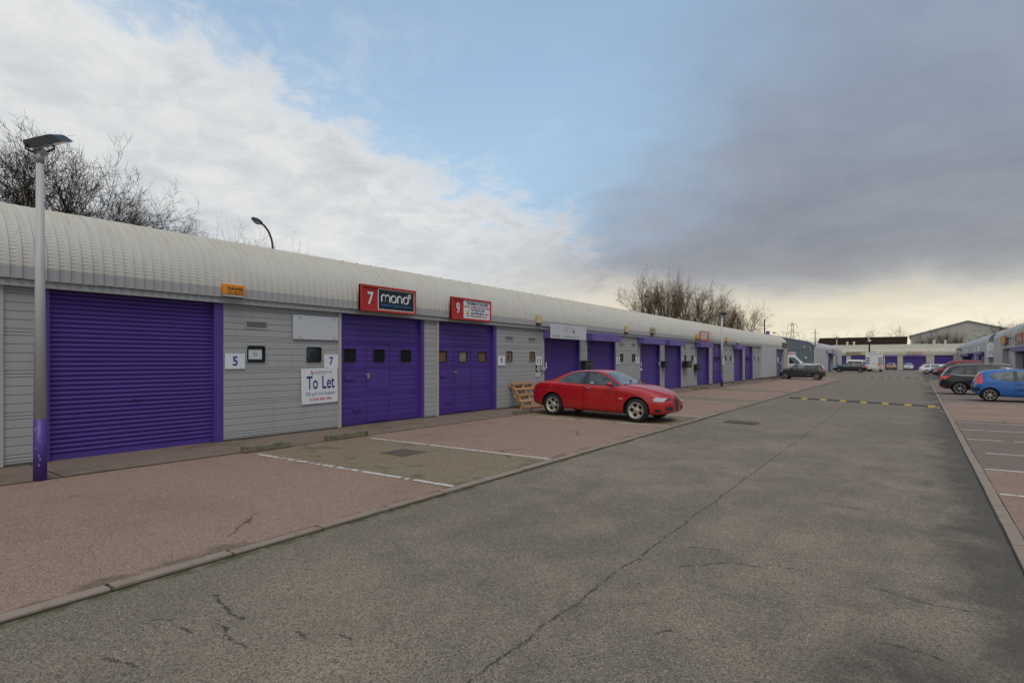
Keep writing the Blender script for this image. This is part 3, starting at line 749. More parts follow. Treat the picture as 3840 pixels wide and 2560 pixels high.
panel(40.43, 43.10, False, [(40.9, 41.3), (42.2, 42.6)], [(40.9, 41.3), (42.2, 42.6)]); post(43.1, 43.2)
shutter(43.2, 45.85, False); hood(42.95, 45.45)
panel(45.86, 46.4, False); post(46.4, 46.48)
sdoor(46.48, 49.18, [(46.6, 47.0), (47.4, 47.8), (48.2, 48.6)], (47.25, 47.95), False, jamb=.34)
panel(49.19, 51.85, False, [(49.55, 49.93), (50.94, 51.33)], [(49.55, 49.93), (50.94, 51.33)])
# plain end: smooth panel flush with the roof face, then the recessed entrance
mb = MB(); mb.box(FX - .3, RFX + .028, 51.86, 57.95, -.2, 2.80); part('smooth_panel', mb, 'smooth_render', terr)
mb = MB(); mb.box(FX - .25, RFX + .034, 51.80, 58.0, -.2, .10); part('plinth', mb, 'plinth_concrete', terr)
mb = MB(); mb.box(FX - .02, RFX + .02, 57.96, 63.6, 2.62, 2.80); part('lintel', mb, 'smooth_render', terr)
mb = MB(); mb.box(FX - .3, FX - .05, 57.96, 60.0, .02, 2.62); part('brick_panel', mb, 'brick', terr)
mb = MB(); mb.box(FX - .3, FX - .08, 60.0, 61.95, .02, 2.62); dd = part('door', mb, 'purple', terr)
for zz in (1.15, 1.3): 
    mb = MB(); mb.box(FX - .079, FX - .06, 61.2, 61.7, zz, zz + .1); part('letter_plate', mb, 'light_plastic', dd)
mb = MB(); mb.box(FX - .3, RFX + .02, 61.96, 63.62, -.2, 2.62); part('smooth_panel', mb, 'post_grey', terr)
mb = MB(); mb.prism([(p_, q_) for p_, q_ in poly], lambda a, b_, t: (a, t, b_), YEND - .04, YEND); part('gable_wall', mb, 'blue_grey_sheet', terr)
# ================================================================== SIGNS AND BOXES ON THE TERRACE
UY, VZ = (0, 1, 0), (0, 0, 1)
class Sign:                                    # board facing the road (+x); boxes given in world y,z
    def __init__(s, name, label, cat, y0, y1, z0, z1, x=FX + .016, th=.006, m='white_board', group=None, bev=0):
        s.t = thing(name, label, cat, (x, (y0 + y1) / 2, z0), 0, group); s.x = x + th; s.y = (y0 + y1) / 2; s.z = z0
        mb = MB(); mb.bbox(x, x + th, y0, y1, z0, z1, bev) if bev else mb.box(x, x + th, y0, y1, z0, z1)
        s.b = part('board', mb, m, s.t)
    def tx(s, st, y0, y1, z0, z1, m, off=.0, shear=0, dx=.003, name='lettering'):
        return text(s.t, st, (s.x + dx - s.t.location[0], -s.y, -s.z), UY, VZ, (y0, y1, z0, z1), m, off, shear, name)
    def bx(s, name, y0, y1, z0, z1, m, x0=0, x1=.004):
        mb = MB(); mb.box(s.x + x0, s.x + x1, y0, y1, z0, z1); return part(name, mb, m, s.t)
nums = [('5', 5.80, 6.20, 'left of the window with a paper sheet'), ('7', 8.05, 8.425, 'above the letting board'), ('9', 14.56, 14.94, 'beside the second sectional door'), ('11', 16.78, 17.17, 'above the black and white poster'),
        ('15', 23.29, 23.68, 'on the panel behind the red saloon roof'), ('17', 25.44, 25.85, 'on the panel behind the red saloon'), ('19', 31.92, 32.33, 'above the larger black letter box'), ('21', 34.08, 34.5, 'above the slim black letter box'),
        ('23', 40.46, 40.86, 'just right of the middle lamp post'), ('25', 42.65, 43.05, 'left of the last hooded shutter'), ('27', 49.2, 49.5, 'on the last clad panel')]
for s_, a, b_, where in nums:
    sg = Sign('number_sign', 'white plate with purple number %s %s' % (s_, where), 'number sign', a, b_, 1.41, 1.71, group='unit number plates')
    w = .105 if len(s_) == 1 else .21
    yc = (a + b_) / 2
    sg.tx(s_, yc - w / 2, yc + w / 2, 1.47, 1.655, 'purple_print', .025)
    for q, r_ in ((a + .09, 1.69), (b_ - .09, 1.69), (a + .09, 1.43), (b_ - .09, 1.43)): sg.bx('screw', q - .006, q + .006, r_ - .006, r_ + .006, 'galvanised')
# letting board
sg = Sign('letting_board', 'white To Let board with blue and orange lettering under number 7', 'sign board', 7.47, 8.415, .63, 1.405, FX + .024)
sg.t.rotation_euler = (R(1.2), 0, 0)
sg.tx('BIZ', 7.80, 7.91, 1.30, 1.338, 'orange_print', .0); sg.tx('SPACE.CO.UK', 7.92, 8.26, 1.30, 1.338, 'navy_print', .0)
sg.tx('Working Affordable Business Space', 7.80, 8.26, 1.268, 1.285, 'grey_print')
mb = MB(); ring(mb, rrect(7.72, 7.78, 1.265, 1.325, .028), rrect(7.737, 7.763, 1.282, 1.308, .012), fnx, sg.x + .002, sg.x + .004); mb.box(sg.x + .002, sg.x + .004, 7.72, 7.738, 1.30, 1.365); part('emblem', mb, 'orange_print', sg.t)
sg.tx('To', 7.60, 7.885, .945, 1.235, 'navy_print', .015); sg.tx('Let', 8.0, 8.33, .945, 1.235, 'navy_print', .015)
sg.tx('550 sq ft Unit Available', 7.575, 8.335, .79, .885, 'navy_print', -.005)
sg.tx('01204 849 494', 7.67, 8.24, .69, .755, 'orange_print', .02)
for q, r_ in ((7.55, 1.37), (8.3, 1.385), (7.5, .66), (8.38, .67)): sg.bx('screw', q - .006, q + .006, r_ - .006, r_ + .006, 'galvanised')
# blank plate
sg = Sign('blank_sign', 'blank grey sign plate with four bolts on the wall between units 5 and 7', 'sign board', 7.25, 8.415, 2.03, 2.55, FX + .03, .012, 'pale_board', None, .004)
for q, r_ in ((7.42, 2.50), (8.29, 2.50), (7.42, 2.08), (8.29, 2.08)):
    mb = MB(); mb.tube([(sg.x, q, r_), (sg.x + .012, q, r_)], .016, 10); part('bolt', mb, 'galvanised', sg.t)
# paper sheet behind the first window
t = thing('paper_sheet', 'white paper sheet with a dotted ring behind the window beside number 5', 'paper', (FX - .026, 6.44, 1.60))
mb = MB(); mb.box(FX - .0262, FX - .0245, 6.30, 6.585, 1.60, 1.79); part('sheet', mb, 'white_board', t)
mb = MB()
for k in range(14):
    a = 2 * math.pi * k / 14; y_, z_ = 6.443 + .042 * math.cos(a), 1.70 + .038 * math.sin(a); mb.box(FX - .0243, FX - .0235, y_ - .006, y_ + .006, z_ - .006, z_ + .006)
mb.box(FX - .0243, FX - .0235, 6.433, 6.453, 1.69, 1.71); part('dotted_ring', mb, 'black_print', t)
# roll in the second window, rings behind the other windows
def ringobj(y, z, r0, r1, label, m, x=FX - .012):
    mb = MB(); n = 20
    o = [(y + r1 * .8 * math.cos(2 * math.pi * k / n), z + r1 * math.sin(2 * math.pi * k / n)) for k in range(n)]; i_ = [(y + r0 * .8 * math.cos(2 * math.pi * k / n), z + r0 * math.sin(2 * math.pi * k / n)) for k in range(n)]
    ring(mb, o, i_, fnx, x, x + .022); solo('round_duct', mb, m, label, 'duct', (x, y, z), 'round ducts in the small windows')
mb = MB(); n = 22; mb.prism([(7.80 + .065 * math.cos(2 * math.pi * k / n), 1.695 + .08 * math.sin(2 * math.pi * k / n)) for k in range(n)], fnx, FX - .013, FX + .003)
solo('round_duct', mb, 'black_print', 'black oval duct opening in the window beside number 7', 'duct', (FX - .013, 7.8, 1.695), 'round ducts in the small windows')
ringobj(15.18, 1.70, .055, .10, 'yellowed duct ring in the window nearer the second sectional door', 'cork'); ringobj(16.55, 1.70, .055, .10, 'yellowed duct ring in the window nearer the poster', 'cork')
ringobj(23.9, 1.70, .03, .08, 'small brown duct ring in the window nearer the second hooded shutter', 'cork'); ringobj(25.22, 1.70, .02, .07, 'small brown duct ring in the window nearer the third hooded shutter', 'cork')
# unit name boards fixed to the roof edge
def roofboard(label, y0, y1, z0, z1, x, split, panel_m):
    t = thing('name_board', label, 'sign board', (x, (y0 + y1) / 2, z0), 0)
    mb = MB(); mb.box(x - .05, x, y0, y1, z0, z1); part('backing', mb, 'red_panel', t)
    for (a, b_, c_, d_) in ((y0, y1, z1 - .045, z1), (y0, y1, z0, z0 + .045), (y0, y0 + .035, z0 + .045, z1 - .045), (y1 - .035, y1, z0 + .045, z1 - .045)):
        mb = MB(); mb.box(x - .055, x + .035, a, b_, c_, d_); part('frame', mb, 'red_paint', t)
    mb = MB(); mb.box(x + .002, x + .008, split, y1 - .04, z0 + .05, z1 - .05); part('panel', mb, 'white_board', t)
    if panel_m != 'white_board':
        mb = MB(); mb.box(x + .0085, x + .011, split + .022, y1 - .062, z0 + .072, z1 - .072); part('panel_face', mb, panel_m, t)
    for yy in (y0 + .2, y1 - .2):
        mb = MB(); mb.box(RFX - .1, x - .045, yy, yy + .04, z0 + .05, z0 + .09); part('bracket', mb, 'galvanised', t)
    def tx(st, a, b_, c_, d_, m, off=0, shear=0): return text(t, st, (.014, -(y0 + y1) / 2, -z0), UY, VZ, (a, b_, c_, d_), m, off, shear)
    return t, tx
t, tx = roofboard('red framed name board with white 7 and black panel reading mono', 8.83, 10.61, 2.74, 3.35, FX + .30, 9.36, 'board_black')
tx('7', 9.04, 9.22, 2.89, 3.19, 'white_board', .02)
tx('#', 10.33, 10.45, 3.11, 3.25, 'white_board', .015)
# rounded letters of the panel built as strokes
mb = MB(); X_ = FX + .30 + .013
def stroke(pts, r=.018):
    mb.tube([(X_, a, b_) for a, b_ in pts], r, 6)
def arch(y0, y1, zb, zt):
    r_ = (y1 - y0) / 2; return [(y0, zb), (y0, zt - r_)] + [(y0 + r_ - r_ * math.cos(R(k * 18)), zt - r_ + r_ * math.sin(R(k * 18))) for k in range(1, 10)] + [(y1, zt - r_), (y1, zb)]
zb_, zt_ = 2.985, 3.155
stroke(arch(9.47, 9.60, zb_, zt_)); stroke(arch(9.60, 9.73, zb_, zt_)); stroke(arch(9.99, 10.13, zb_, zt_))
for yc in (9.86, 10.27): stroke([(yc + .083 * math.cos(R(k * 20)), (zb_ + zt_) / 2 + .083 * math.sin(R(k * 20))) for k in range(19)])
part('lettering', mb, 'white_board', t)
tx('Network Support Services', 9.46, 10.47, 2.875, 2.945, 'blue_print', .005)
t, tx = roofboard('red framed name board with 9 and a white panel of blue and red lettering', 12.02, 13.80, 2.73, 3.345, FX + .30, 12.54, 'white_board')
tx('9', 12.21, 12.36, 2.88, 3.2, 'white_board', .02)
tx('THOMAS & TAYLORS', 12.66, 13.66, 3.17, 3.26, 'dark_navy_print', .03); tx('HEATING - PLUMBING - ELECTRICAL SERVICES', 12.56, 13.73, 3.085, 3.15, 'red_print', .01)
tx('Tel 01925 812 509', 12.84, 13.48, 2.995, 3.07, 'dark_navy_print', .02); tx('Mob 07590 689 621', 12.86, 13.48, 2.90, 2.975, 'dark_navy_print', .02); tx('www.thomasandtaylors.co.uk', 12.66, 13.6, 2.825, 2.88, 'black_print', .02)
mb = MB(); mb.prism([(12.63, 2.90), (12.77, 2.90), (12.77, 3.06)], fnx, FX + .311, FX + .314); part('emblem', mb, 'yellow_paint', t)
mb = MB(); mb.box(FX + .311, FX + .314, 13.54, 13.62, 2.925, 2.945); mb.box(FX + .3115, FX + .3145, 13.57, 13.59, 2.88, 2.99); part('emblem', mb, 'red_print', t); mb = MB(); mb.box(FX + .311, FX + .314, 13.625, 13.70, 2.928, 2.942); part('emblem', mb, 'black_print', t)
sg = Sign('kitchen_board', 'pale grey shop board with thin script initials over the first hooded shutter', 'sign board', 17.18, 19.81, 2.355, 2.86, FX + .352, .03, 'pale_board')
sg.tx('W.P.K', 18.15, 18.95, 2.59, 2.79, 'faint_print', -.022, .35); sg.tx('WinwickParkKitchens', 18.02, 19.13, 2.41, 2.475, 'grey_print'); sg.tx('Tel 01925 555 325', 17.27, 17.82, 2.41, 2.455, 'black_print', .01)
# empty red frame further along
t = thing('sign_frame', 'empty red metal sign frame on the roof edge before the middle lamp post', 'sign frame', (FX + .26, 35.45, 2.74))
for (a, b_, c_, d_) in ((34.55, 36.35, 3.27, 3.33), (34.55, 36.35, 2.74, 2.80), (34.55, 34.62, 2.80, 3.27), (36.28, 36.35, 2.80, 3.27)):
    mb = MB(); mb.box(FX + .22, FX + .26, a, b_, c_, d_); part('bar', mb, 'red_paint', t)
# alarm boxes
def alarm(y0, y1, z0, z1, m, label, cage=False, txt=None):
    x = FX + .155; t = thing('alarm_box', label, 'alarm box', (x, (y0 + y1) / 2, z0), 0, 'alarm boxes along the roof edge')
    mb = MB(); mb.bbox(x, x + .09, y0, y1, z0 + (z1 - z0) * .16, z1, .012); part('cover', mb, m, t)
    mb = MB(); mb.bbox(x, x + .075, y0 + .01, y1 - .01, z0, z0 + (z1 - z0) * .15, .008); part('strobe_base', mb, 'black_plastic' if not txt else 'light_plastic', t)
    if txt:
        o = (.094, -(y0 + y1) / 2, -z0)
        text(t, txt[0], o, UY, VZ, (y0 + .075, y1 - .035, z0 + .115, z0 + .178), 'black_print', .025); text(t, txt[1], o, UY, VZ, (y0 + .075, y1 - .035, z0 + .058, z0 + .098), 'black_print', .01)
    if cage:
        for k in range(5):
            zz = z0 + (z1 - z0) * (.1 + .2 * k); mb = MB(); mb.tube([(x, y0 - .06, zz), (x + .14, y0 - .06, zz), (x + .14, y1 + .06, zz), (x, y1 + .06, zz)], .006, 5); part('cage_bar', mb, 'black_metal', t)
        for yy in (y0 - .06, y1 + .06):
            mb = MB(); mb.tube([(x + .14, yy, z0), (x + .14, yy, z1)], .006, 5); part('cage_bar', mb, 'black_metal', t)
alarm(5.66, 6.07, 2.785, 3.015, 'orange_box', 'wide orange alarm box lettered in black above the number 5 plate', False, ('DAWES', '0161-485 8100'))
alarm(16.56, 16.82, 2.80, 3.14, 'cream_box', 'cream alarm box over the panel with the black and white poster'); alarm(23.85, 24.15, 2.78, 3.13, 'cream_box', 'cream alarm box between the second and third hooded shutters')
alarm(26.93, 27.25, 2.84, 3.18, 'cream_box', 'cream alarm box inside a wire cage', True); alarm(33.95, 34.3, 2.79, 3.11, 'orange_box', 'narrow orange alarm box left of the empty red frame')
alarm(40.35, 40.75, 2.80, 3.13, 'orange_box', 'narrow orange alarm box just past the middle lamp post'); alarm(43.5, 43.95, 2.79, 3.11, 'light_plastic', 'off-white alarm box over the last hooded shutter')
# poster and notice under 11, cable box
sg = Sign('poster', 'black and white poster under the number 11 plate', 'poster', 16.78, 17.03, 1.165, 1.405, m='board_black')
for (a, b_, c_, d_) in ((16.86, 16.94, 1.35, 1.40), (16.82, 16.90, 1.24, 1.31), (16.90, 16.98, 1.19, 1.26), (16.95, 17.01, 1.28, 1.36)): sg.bx('white_patch', a, b_, c_, d_, 'white_board')
sg = Sign('notice', 'small white printed notice below the poster', 'notice', 16.75, 17.03, 1.005, 1.155)
for k in range(5): sg.bx('print_line', 16.78, 17.0 - .02 * (k % 2), 1.13 - .025 * k, 1.135 - .025 * k, 'grey_print')
mb = MB(); mb.bbox(FX + .037, FX + .10, 17.13, 17.27, 1.205, 1.325, .008); solo('cable_box', mb, 'post_grey', 'small grey cable box on the post beside number 11', 'cable box', (FX + .037, 17.2, 1.205))
mb = MB(); mb.bbox(FX + .02, FX + .09, 25.88, 26.05, 1.08, 1.19, .008); solo('cable_box', mb, 'light_plastic', 'small off-white box beside number 17', 'cable box', (FX + .02, 25.96, 1.08))
# letter boxes
def lbox(y0, y1, z0, z1, label, m='black_plastic', dep=.22):
    x = FX + .03; t = thing('letter_box', label, 'letter box', (x, (y0 + y1) / 2, z0), 0, 'black letter boxes')
    mb = MB(); mb.bbox(x, x + dep, y0, y1, z0, z1 - .04, .015); part('body', mb, m, t)
    mb = MB(); mb.bbox(x - .01, x + dep + .02, y0 - .01, y1 + .01, z1 - .042, z1, .012); part('lid', mb, m, t)
    mb = MB(); mb.box(x + dep + .001, x + dep + .006, y0 + .06, y1 - .06, z1 - .13, z1 - .115); part('slot', mb, 'galvanised', t)
lbox(20.02, 20.32, 1.20, 1.56, 'black letter box between two hooded shutters, left one of the pair'); lbox(20.33, 20.62, 1.20, 1.56, 'black letter box between two hooded shutters, right one of the pair')
lbox(28.74, 29.1, 1.2, 1.53, 'black letter box on the narrow panel right of shutter 17'); lbox(32.0, 32.75, 1.15, 1.53, 'large dark letter box under number 19', dep=.3); lbox(34.1, 34.6, .94, 1.33, 'slim black letter box under number 21')
for i, (yy, lab) in enumerate(((17.42, 'first hooded shutter'), (20.68, 'second hooded shutter'), (26.1, 'third hooded shutter'), (28.45, 'right rail of the third hooded shutter'))):
    mb = MB(); mb.box(FX + .013, FX + .02, yy, yy + .06, 1.28, 1.50); solo('strip_notice', mb, 'white_board', 'narrow white strip notice on the %s' % lab, 'notice', (FX + .013, yy, 1.28), 'white strip notices')
mb = MB(); mb.box(FX + .04, FX + .05, 59.0, 59.55, 1.35, 1.85); solo('notice', mb, 'white_board', 'white framed notice on the brick panel of the end entrance', 'notice', (FX + .04, 59.3, 1.35))
mb = MB(); mb.box(RFX + .03, RFX + .07, 60.75, 63.2, 2.78, 3.3); solo('dark_sign', mb, 'rust_iron', 'dark weathered sign board above the end entrance', 'sign board', (RFX + .03, 62, 2.78))
# wooden pallet leaning on the wall under number 9
t = thing('pallet', 'weathered wooden pallet leaning on the wall behind the red saloon', 'pallet', (FX + .60, 15.72, gz(FX + .6, 15.5) + .03))
t.rotation_euler = (0, R(-33), R(-2))
for yy in (-.52, 0, .52):
    mb = MB(); mb.box(-.05, .05, yy - .035, yy + .035, .03, .93); part('runner', mb, 'wood', t, world=False)
rng = random.Random(2)
for k, zz in enumerate((.0, .22, .44, .66, .86)):
    mb = MB(); mb.bbox(.051, .072, -.60 + rng.uniform(-.03, .03), .60 + rng.uniform(-.03, .02), zz, zz + (.10 if k in (0, 4) else .085), .003); part('deck_board', mb, 'wood' if k % 2 else 'wood_dark', t, world=False)
for zz in (.0, .44, .86):
    mb = MB(); mb.bbox(-.072, -.051, -.60, .60, zz, zz + .095, .003); part('deck_board', mb, 'wood', t, world=False)

# ================================================================== LAMP POSTS AND MASTS
def flood(parent, base, ang, tilt_poly=None, wid=.2):
    u = Vector((math.cos(ang), math.sin(ang), 0)); w = Vector((-math.sin(ang), math.cos(ang), 0)); b0 = Vector(base)
    a_k = .86
    fn = lambda a, b_, t: tuple(b0 + u * a * a_k + w * t + Vector((0, 0, b_ * a_k + .36 * t)))
    body = [(-.169, .174), (-.16, .185), (.20, .268), (.251, .27), (.29, .256), (.34, .222), (.396, .183), (.434, .164), (.40, .158), (.174, .111), (-.087, .058), (-.154, .111)]
    mb = MB(); mb.prism(body, fn, -wid / 2, wid / 2); hd = part('lamp_head', mb, 'black_metal', parent)
    mb = MB(); mb.prism([(.19, .106), (.395, .152), (.40, .157), (.19, .112)], fn, -wid / 2 + .02, wid / 2 - .02); part('lens', mb, 'lamp_lens', hd)
    mb = MB()
    for s in (-1, 1):
        mb.tube([fn(-.10 if s < 0 else .10, .13, s * (wid / 2 + .012)), fn(-.115 if s < 0 else .115, .05, s * (wid / 2 + .012)), fn(-.05 * (1 if s < 0 else -1), .0, s * .06), fn(0, -.005, 0)], .014, 6)
    part('bracket', mb, 'black_metal', parent)
    mb = MB(); mb.tube([fn(-.06, -.012, 0), fn(.06, .002, 0)], .05, 10); part('mount_plate', mb, 'galvanised', parent)
def lamp_post(x, y, hgt, label, r0, r1, zp, ang, m='pole_grey'):
    z = gz(x, y) + .01; t = thing('lamp_post', label, 'lamp post', (x, y, z))
    mb = MB(); mb.tube([(x, y, z), (x, y, z + zp)], [r0, r0 * .93], 20); part('painted_base', mb, 'purple', t, True)
    mb = MB(); mb.tube([(x, y, z + zp), (x, y, hgt - .15)], [r0 * .93, r1], 20); part('column', mb, m, t, True)
    mb = MB(); mb.tube([(x, y, hgt - .15), (x, y, hgt)], [r1 * 1.12, r1 * 1.12], 16); part('collar', mb, 'galvanised', t, True)
    rc = random.Random(int(y * 7)); mb = MB()
    for k in range(12):
        a = -YAW * 1.2 + .1 + rc.gauss(0, .28); zz = z + zp * rc.uniform(.12, .98); w_ = rc.uniform(.03, .07); hh_ = rc.uniform(.012, .05); rr_ = r0 + .001
        mb.v += [(x + rr_ * math.cos(a + d_), y + rr_ * math.sin(a + d_), zz + e_) for d_, e_ in ((-w_, 0), (w_ * rc.uniform(.3, 1), rc.uniform(-.01, .01)), (w_, hh_), (-w_ * rc.uniform(.2, 1), hh_ * rc.uniform(.7, 1.2)))]; n_ = len(mb.v); mb.f.append((n_ - 4, n_ - 3, n_ - 2, n_ - 1))
    part('paint_chips', mb, 'pole_grey', t, kind='stuff')
    flood(t, (x, y, hgt), ang); return t
lamp_post(-9.47, 2.6, 4.33, 'tapered grey lamp post with purple base and black floodlight before the first shutter', .075, .042, .82, YAW)
lp = lamp_post(-9.87, 36.6, 4.35, 'thin grey lamp post with purple base and a white notice plate', .085, .05, .74, YAW + .5)
sg = Sign('notice_plate', 'white warning notice plate strapped to the middle lamp post', 'notice', -9.87 + 36.6 + 9.87 - .22, 36.6 + .22, 1.30, 1.62, -9.78, .006)
mb = MB(); ring(mb, [(36.6 + .07 * math.cos(R(k * 20)), 1.5 + .07 * math.sin(R(k * 20))) for k in range(18)], [(36.6 + .05 * math.cos(R(k * 20)), 1.5 + .05 * math.sin(R(k * 20))) for k in range(18)], fnx, sg.x + .001, sg.x + .003); mb.prism([(36.575, 1.47), (36.625, 1.5), (36.575, 1.53)], fnx, sg.x + .001, sg.x + .003); part('symbol', mb, 'black_print', sg.t); sg.bx('print_line', 36.45, 36.75, 1.37, 1.39, 'grey_print')
lamp_post(-10.35, 104.5, 5.0, 'pale distant lamp post beside the second row entrance', .1, .06, .9, YAW + .8)
def swan_lamp(x, y, hgt, arm, label, tilt=0):
    t = thing('street_lamp', label, 'street lamp', (x, y, gz(x, y) - .03), 0)
    pts = [(x, y, gz(x, y) - .03), (x, y, hgt - 1.1)]; ux, uy = math.cos(arm), math.sin(arm)
    for k in range(1, 9):
        a = R(90 * k / 8 - 12 * (k / 8)); pts.append((x + ux * 1.0 * (1 - math.cos(a)), y + uy * 1.0 * (1 - math.cos(a)), hgt - 1.1 + 1.05 * math.sin(a)))
    mb = MB(); mb.tube(pts, [.08, .06] + [.045] * 8, 10); part('column', mb, 'rust_iron', t, True)
    ex, ey, ez = pts[-1]
    mb = MB()
    rr = [.03, .085, .11, .11, .08, .02]
    mb.tube([(ex + ux * q, ey + uy * q, ez + .03 + .10 * q) for q in (-.05, .08, .25, .45, .62, .70)], rr, 12); part('lantern', mb, 'rust_iron', t, True)
    mb = MB(); mb.tube([(ex + ux * q, ey + uy * q, ez - .05 + .10 * q) for q in (.08, .25, .45, .6)], [.03, .08, .08, .03], 10); part('bowl', mb, 'lamp_lens', t, True)
swan_lamp(-25, 15.72, 7.95, math.pi + .95 + 1.0, 'swan-neck street lamp rising behind the near terrace roof')
swan_lamp(-22, 123, 7.0, math.pi + .6, 'small swan-neck street lamp behind the far end of the terrace roof')
# masts
t = thing('telegraph_pole', 'slender dark telegraph pole behind the terrace past the bare trees', 'pole', (-22, 108.95, gz(-22, 109) - .03)); mb = MB(); mb.tube([(-22, 108.95, -.4), (-22, 108.95, 8.9)], [.14, .10], 8); part('shaft', mb, 'bark', t); mb = MB(); mb.tube([(-22.8, 108.95, 7.7), (-21.0, 108.95, 7.7)], .04, 6); part('cross_arm', mb, 'bark', t)
t = thing('aerial_mast', 'tall aerial mast with cross bar on the corner of the blue-grey gable', 'aerial', (-10.75, 83.6, 3.3)); mb = MB(); mb.tube([(-10.75, 83.6, 3.3), (-10.75, 83.6, 5.6)], [.06, .05], 8); part('mast', mb, 'rust_iron', t); mb = MB(); mb.tube([(-11.25, 83.6, 5.1), (-10.25, 83.6, 5.12)], .018, 5); part('cross_bar', mb, 'black_metal', t); mb = MB(); mb.tube([(-11.3, 83.6, 3.5), (-10.3, 83.6, 3.5), (-10.15, 83.6, 3.62)], .04, 6); part('stay', mb, 'rust_iron', t)
t = thing('camera_mast', 'dark camera mast with a hooked top standing behind the white box truck', 'camera mast', (-6.9, 121.5, gz(-6.9, 121.5)))
mb = MB(); mb.tube([(-6.9, 121.5, -.5), (-6.9, 121.5, 5.3)], [.16, .12], 10); part('shaft', mb, 'black_metal', t)
mb = MB(); mb.tube([(-6.9, 121.5, 5.3), (-6.9, 121.5, 6.5)] + [(-6.68 - .22 * math.cos(R(k * 30)), 121.5, 6.5 + .2 * math.sin(R(k * 30))) for k in range(1, 7)] + [(-6.46, 121.5, 6.35)], .045, 8); part('hook', mb, 'galvanised', t)
mb = MB(); mb.tube([(-6.46, 121.5, 6.36), (-6.46, 121.5, 6.2), (-6.46, 121.5, 6.05)], [.06, .15, .05], 10); part('dome_camera', mb, 'light_plastic', t); mb = MB(); mb.bbox(-7.15, -6.95, 121.4, 121.6, 5.35, 5.7, .02); part('junction_box', mb, 'light_plastic', t); mb = MB(); mb.tube([(-6.9, 121.5, 4.95), (-6.9, 121.5, 5.15), (-6.9, 121.5, 5.28)], [.28, .24, .05], 12); part('shroud', mb, 'light_plastic', t)
# lattice pylon far away, its pale colour painting in distance haze
t = thing('pylon', 'grey lattice electricity pylon far beyond the terrace', 'pylon', (-98, 610, -1))
def pyl(mb, a, b_, r_=.14): mb.tube([a, b_], r_, 4)
mb = MB(); bx_, by_ = -98, 610
lev = [(0, 3.6), (9, 2.6), (18, 1.7), (27, 1.2), (33, 1.0), (38, .6)]
for (z0, w0), (z1, w1) in zip(lev, lev[1:]):
    cs = [(-1, -1), (1, -1), (1, 1), (-1, 1)]
    for i, (sx, sy) in enumerate(cs):
        tx_, ty_ = cs[(i + 1) % 4]
        pyl(mb, (bx_ + sx * w0, by_ + sy * w0, z0), (bx_ + sx * w1, by_ + sy * w1, z1)); pyl(mb, (bx_ + sx * w0, by_ + sy * w0, z0), (bx_ + tx_ * w1, by_ + ty_ * w1, z1), .07); pyl(mb, (bx_ + tx_ * w0, by_ + ty_ * w0, z0), (bx_ + sx * w1, by_ + sy * w1, z1), .07)
part('tower', mb, 'end_cladding', t)
for zz, w in ((28, 5.2), (35.5, 4.2), (20, 5.4)):
    mb = MB(); pyl(mb, (bx_ - w, by_, zz), (bx_ + w, by_, zz)); pyl(mb, (bx_ - w, by_, zz), (bx_, by_, zz + 2.2), .15); pyl(mb, (bx_ + w, by_, zz), (bx_, by_, zz + 2.2), .15)
    for s in (-1, 1): pyl(mb, (bx_ + s * w, by_, zz), (bx_ + s * w, by_, zz - 4), .2)
    part('cross_arm', mb, 'end_cladding', t)

# ================================================================== OTHER BUILDINGS
def profile(za, rr, slope, back, zb, n=14):
    pts = [(0, zb), (0, za)]
    for k in range(1, n + 1):
        a = R((90 - slope) * k / n); pts.append((-rr + rr * math.cos(a), za + rr * math.sin(a)))
    x, z = pts[-1]; pts.append((x - back, z + back * math.tan(R(slope)))); pts.append((2 * (x - back), za)); pts.append((2 * (x - back), zb)); return pts
def row_shell(t, Mf, u0, u1, pr, openings, zl, m_wall, m_roof, dep=.5, stripes=()):
    """openings: (u0,u1) gaps in the front wall up to zl"""
    zb = pr[0][1]; za = pr[1][1]
    us = [u0] + [q for o in openings for q in o] + [u1]
    for i in range(0, len(us), 2):
        if us[i + 1] - us[i] < .02: continue
        mb = MB(); mb.prism([(0, zb), (0, zl), (-dep, zl), (-dep, zb)], lambda a, b_, tt: Mf(tt, a, b_), us[i], us[i + 1]); part('wall_panel', mb, m_wall, t)
    mb = MB(); mb.prism([(0, zl), (0, za), (-dep, za), (-dep, zl)], lambda a, b_, tt: Mf(tt, a, b_), u0, u1); part('upper_wall', mb, m_wall, t)
    mb = MB(); mb.strip([(p_ + .012, q_) for p_, q_ in pr[1:-1]], lambda a, b_, tt: Mf(tt, a, b_), [u0, u1]); part('roof', mb, m_roof, t, True)
    mb = MB(); mb.prism([(-dep, zb), (-dep, za - .02)] + [(p_ - .02 if i < 3 else p_, q_ - .03) for i, (p_, q_) in enumerate(pr[2:-2])] + [(pr[-1][0], za), (pr[-1][0], zb)], lambda a, b_, tt: Mf(tt, a, b_), u0 + .05, u1 - .05); part('inner_wall', mb, 'dark_recess', t)
def bxm(Mf, u0, u1, n0, n1, z0, z1):
    p = [Mf(u, n, z) for z in (z0, z1) for u, n in ((u0, n0), (u1, n0), (u1, n1), (u0, n1))]
    return MB().add(p, [(3, 2, 1, 0), (4, 5, 6, 7), (0, 1, 5, 4), (1, 2, 6, 5), (2, 3, 7, 6), (3, 0, 4, 7)])
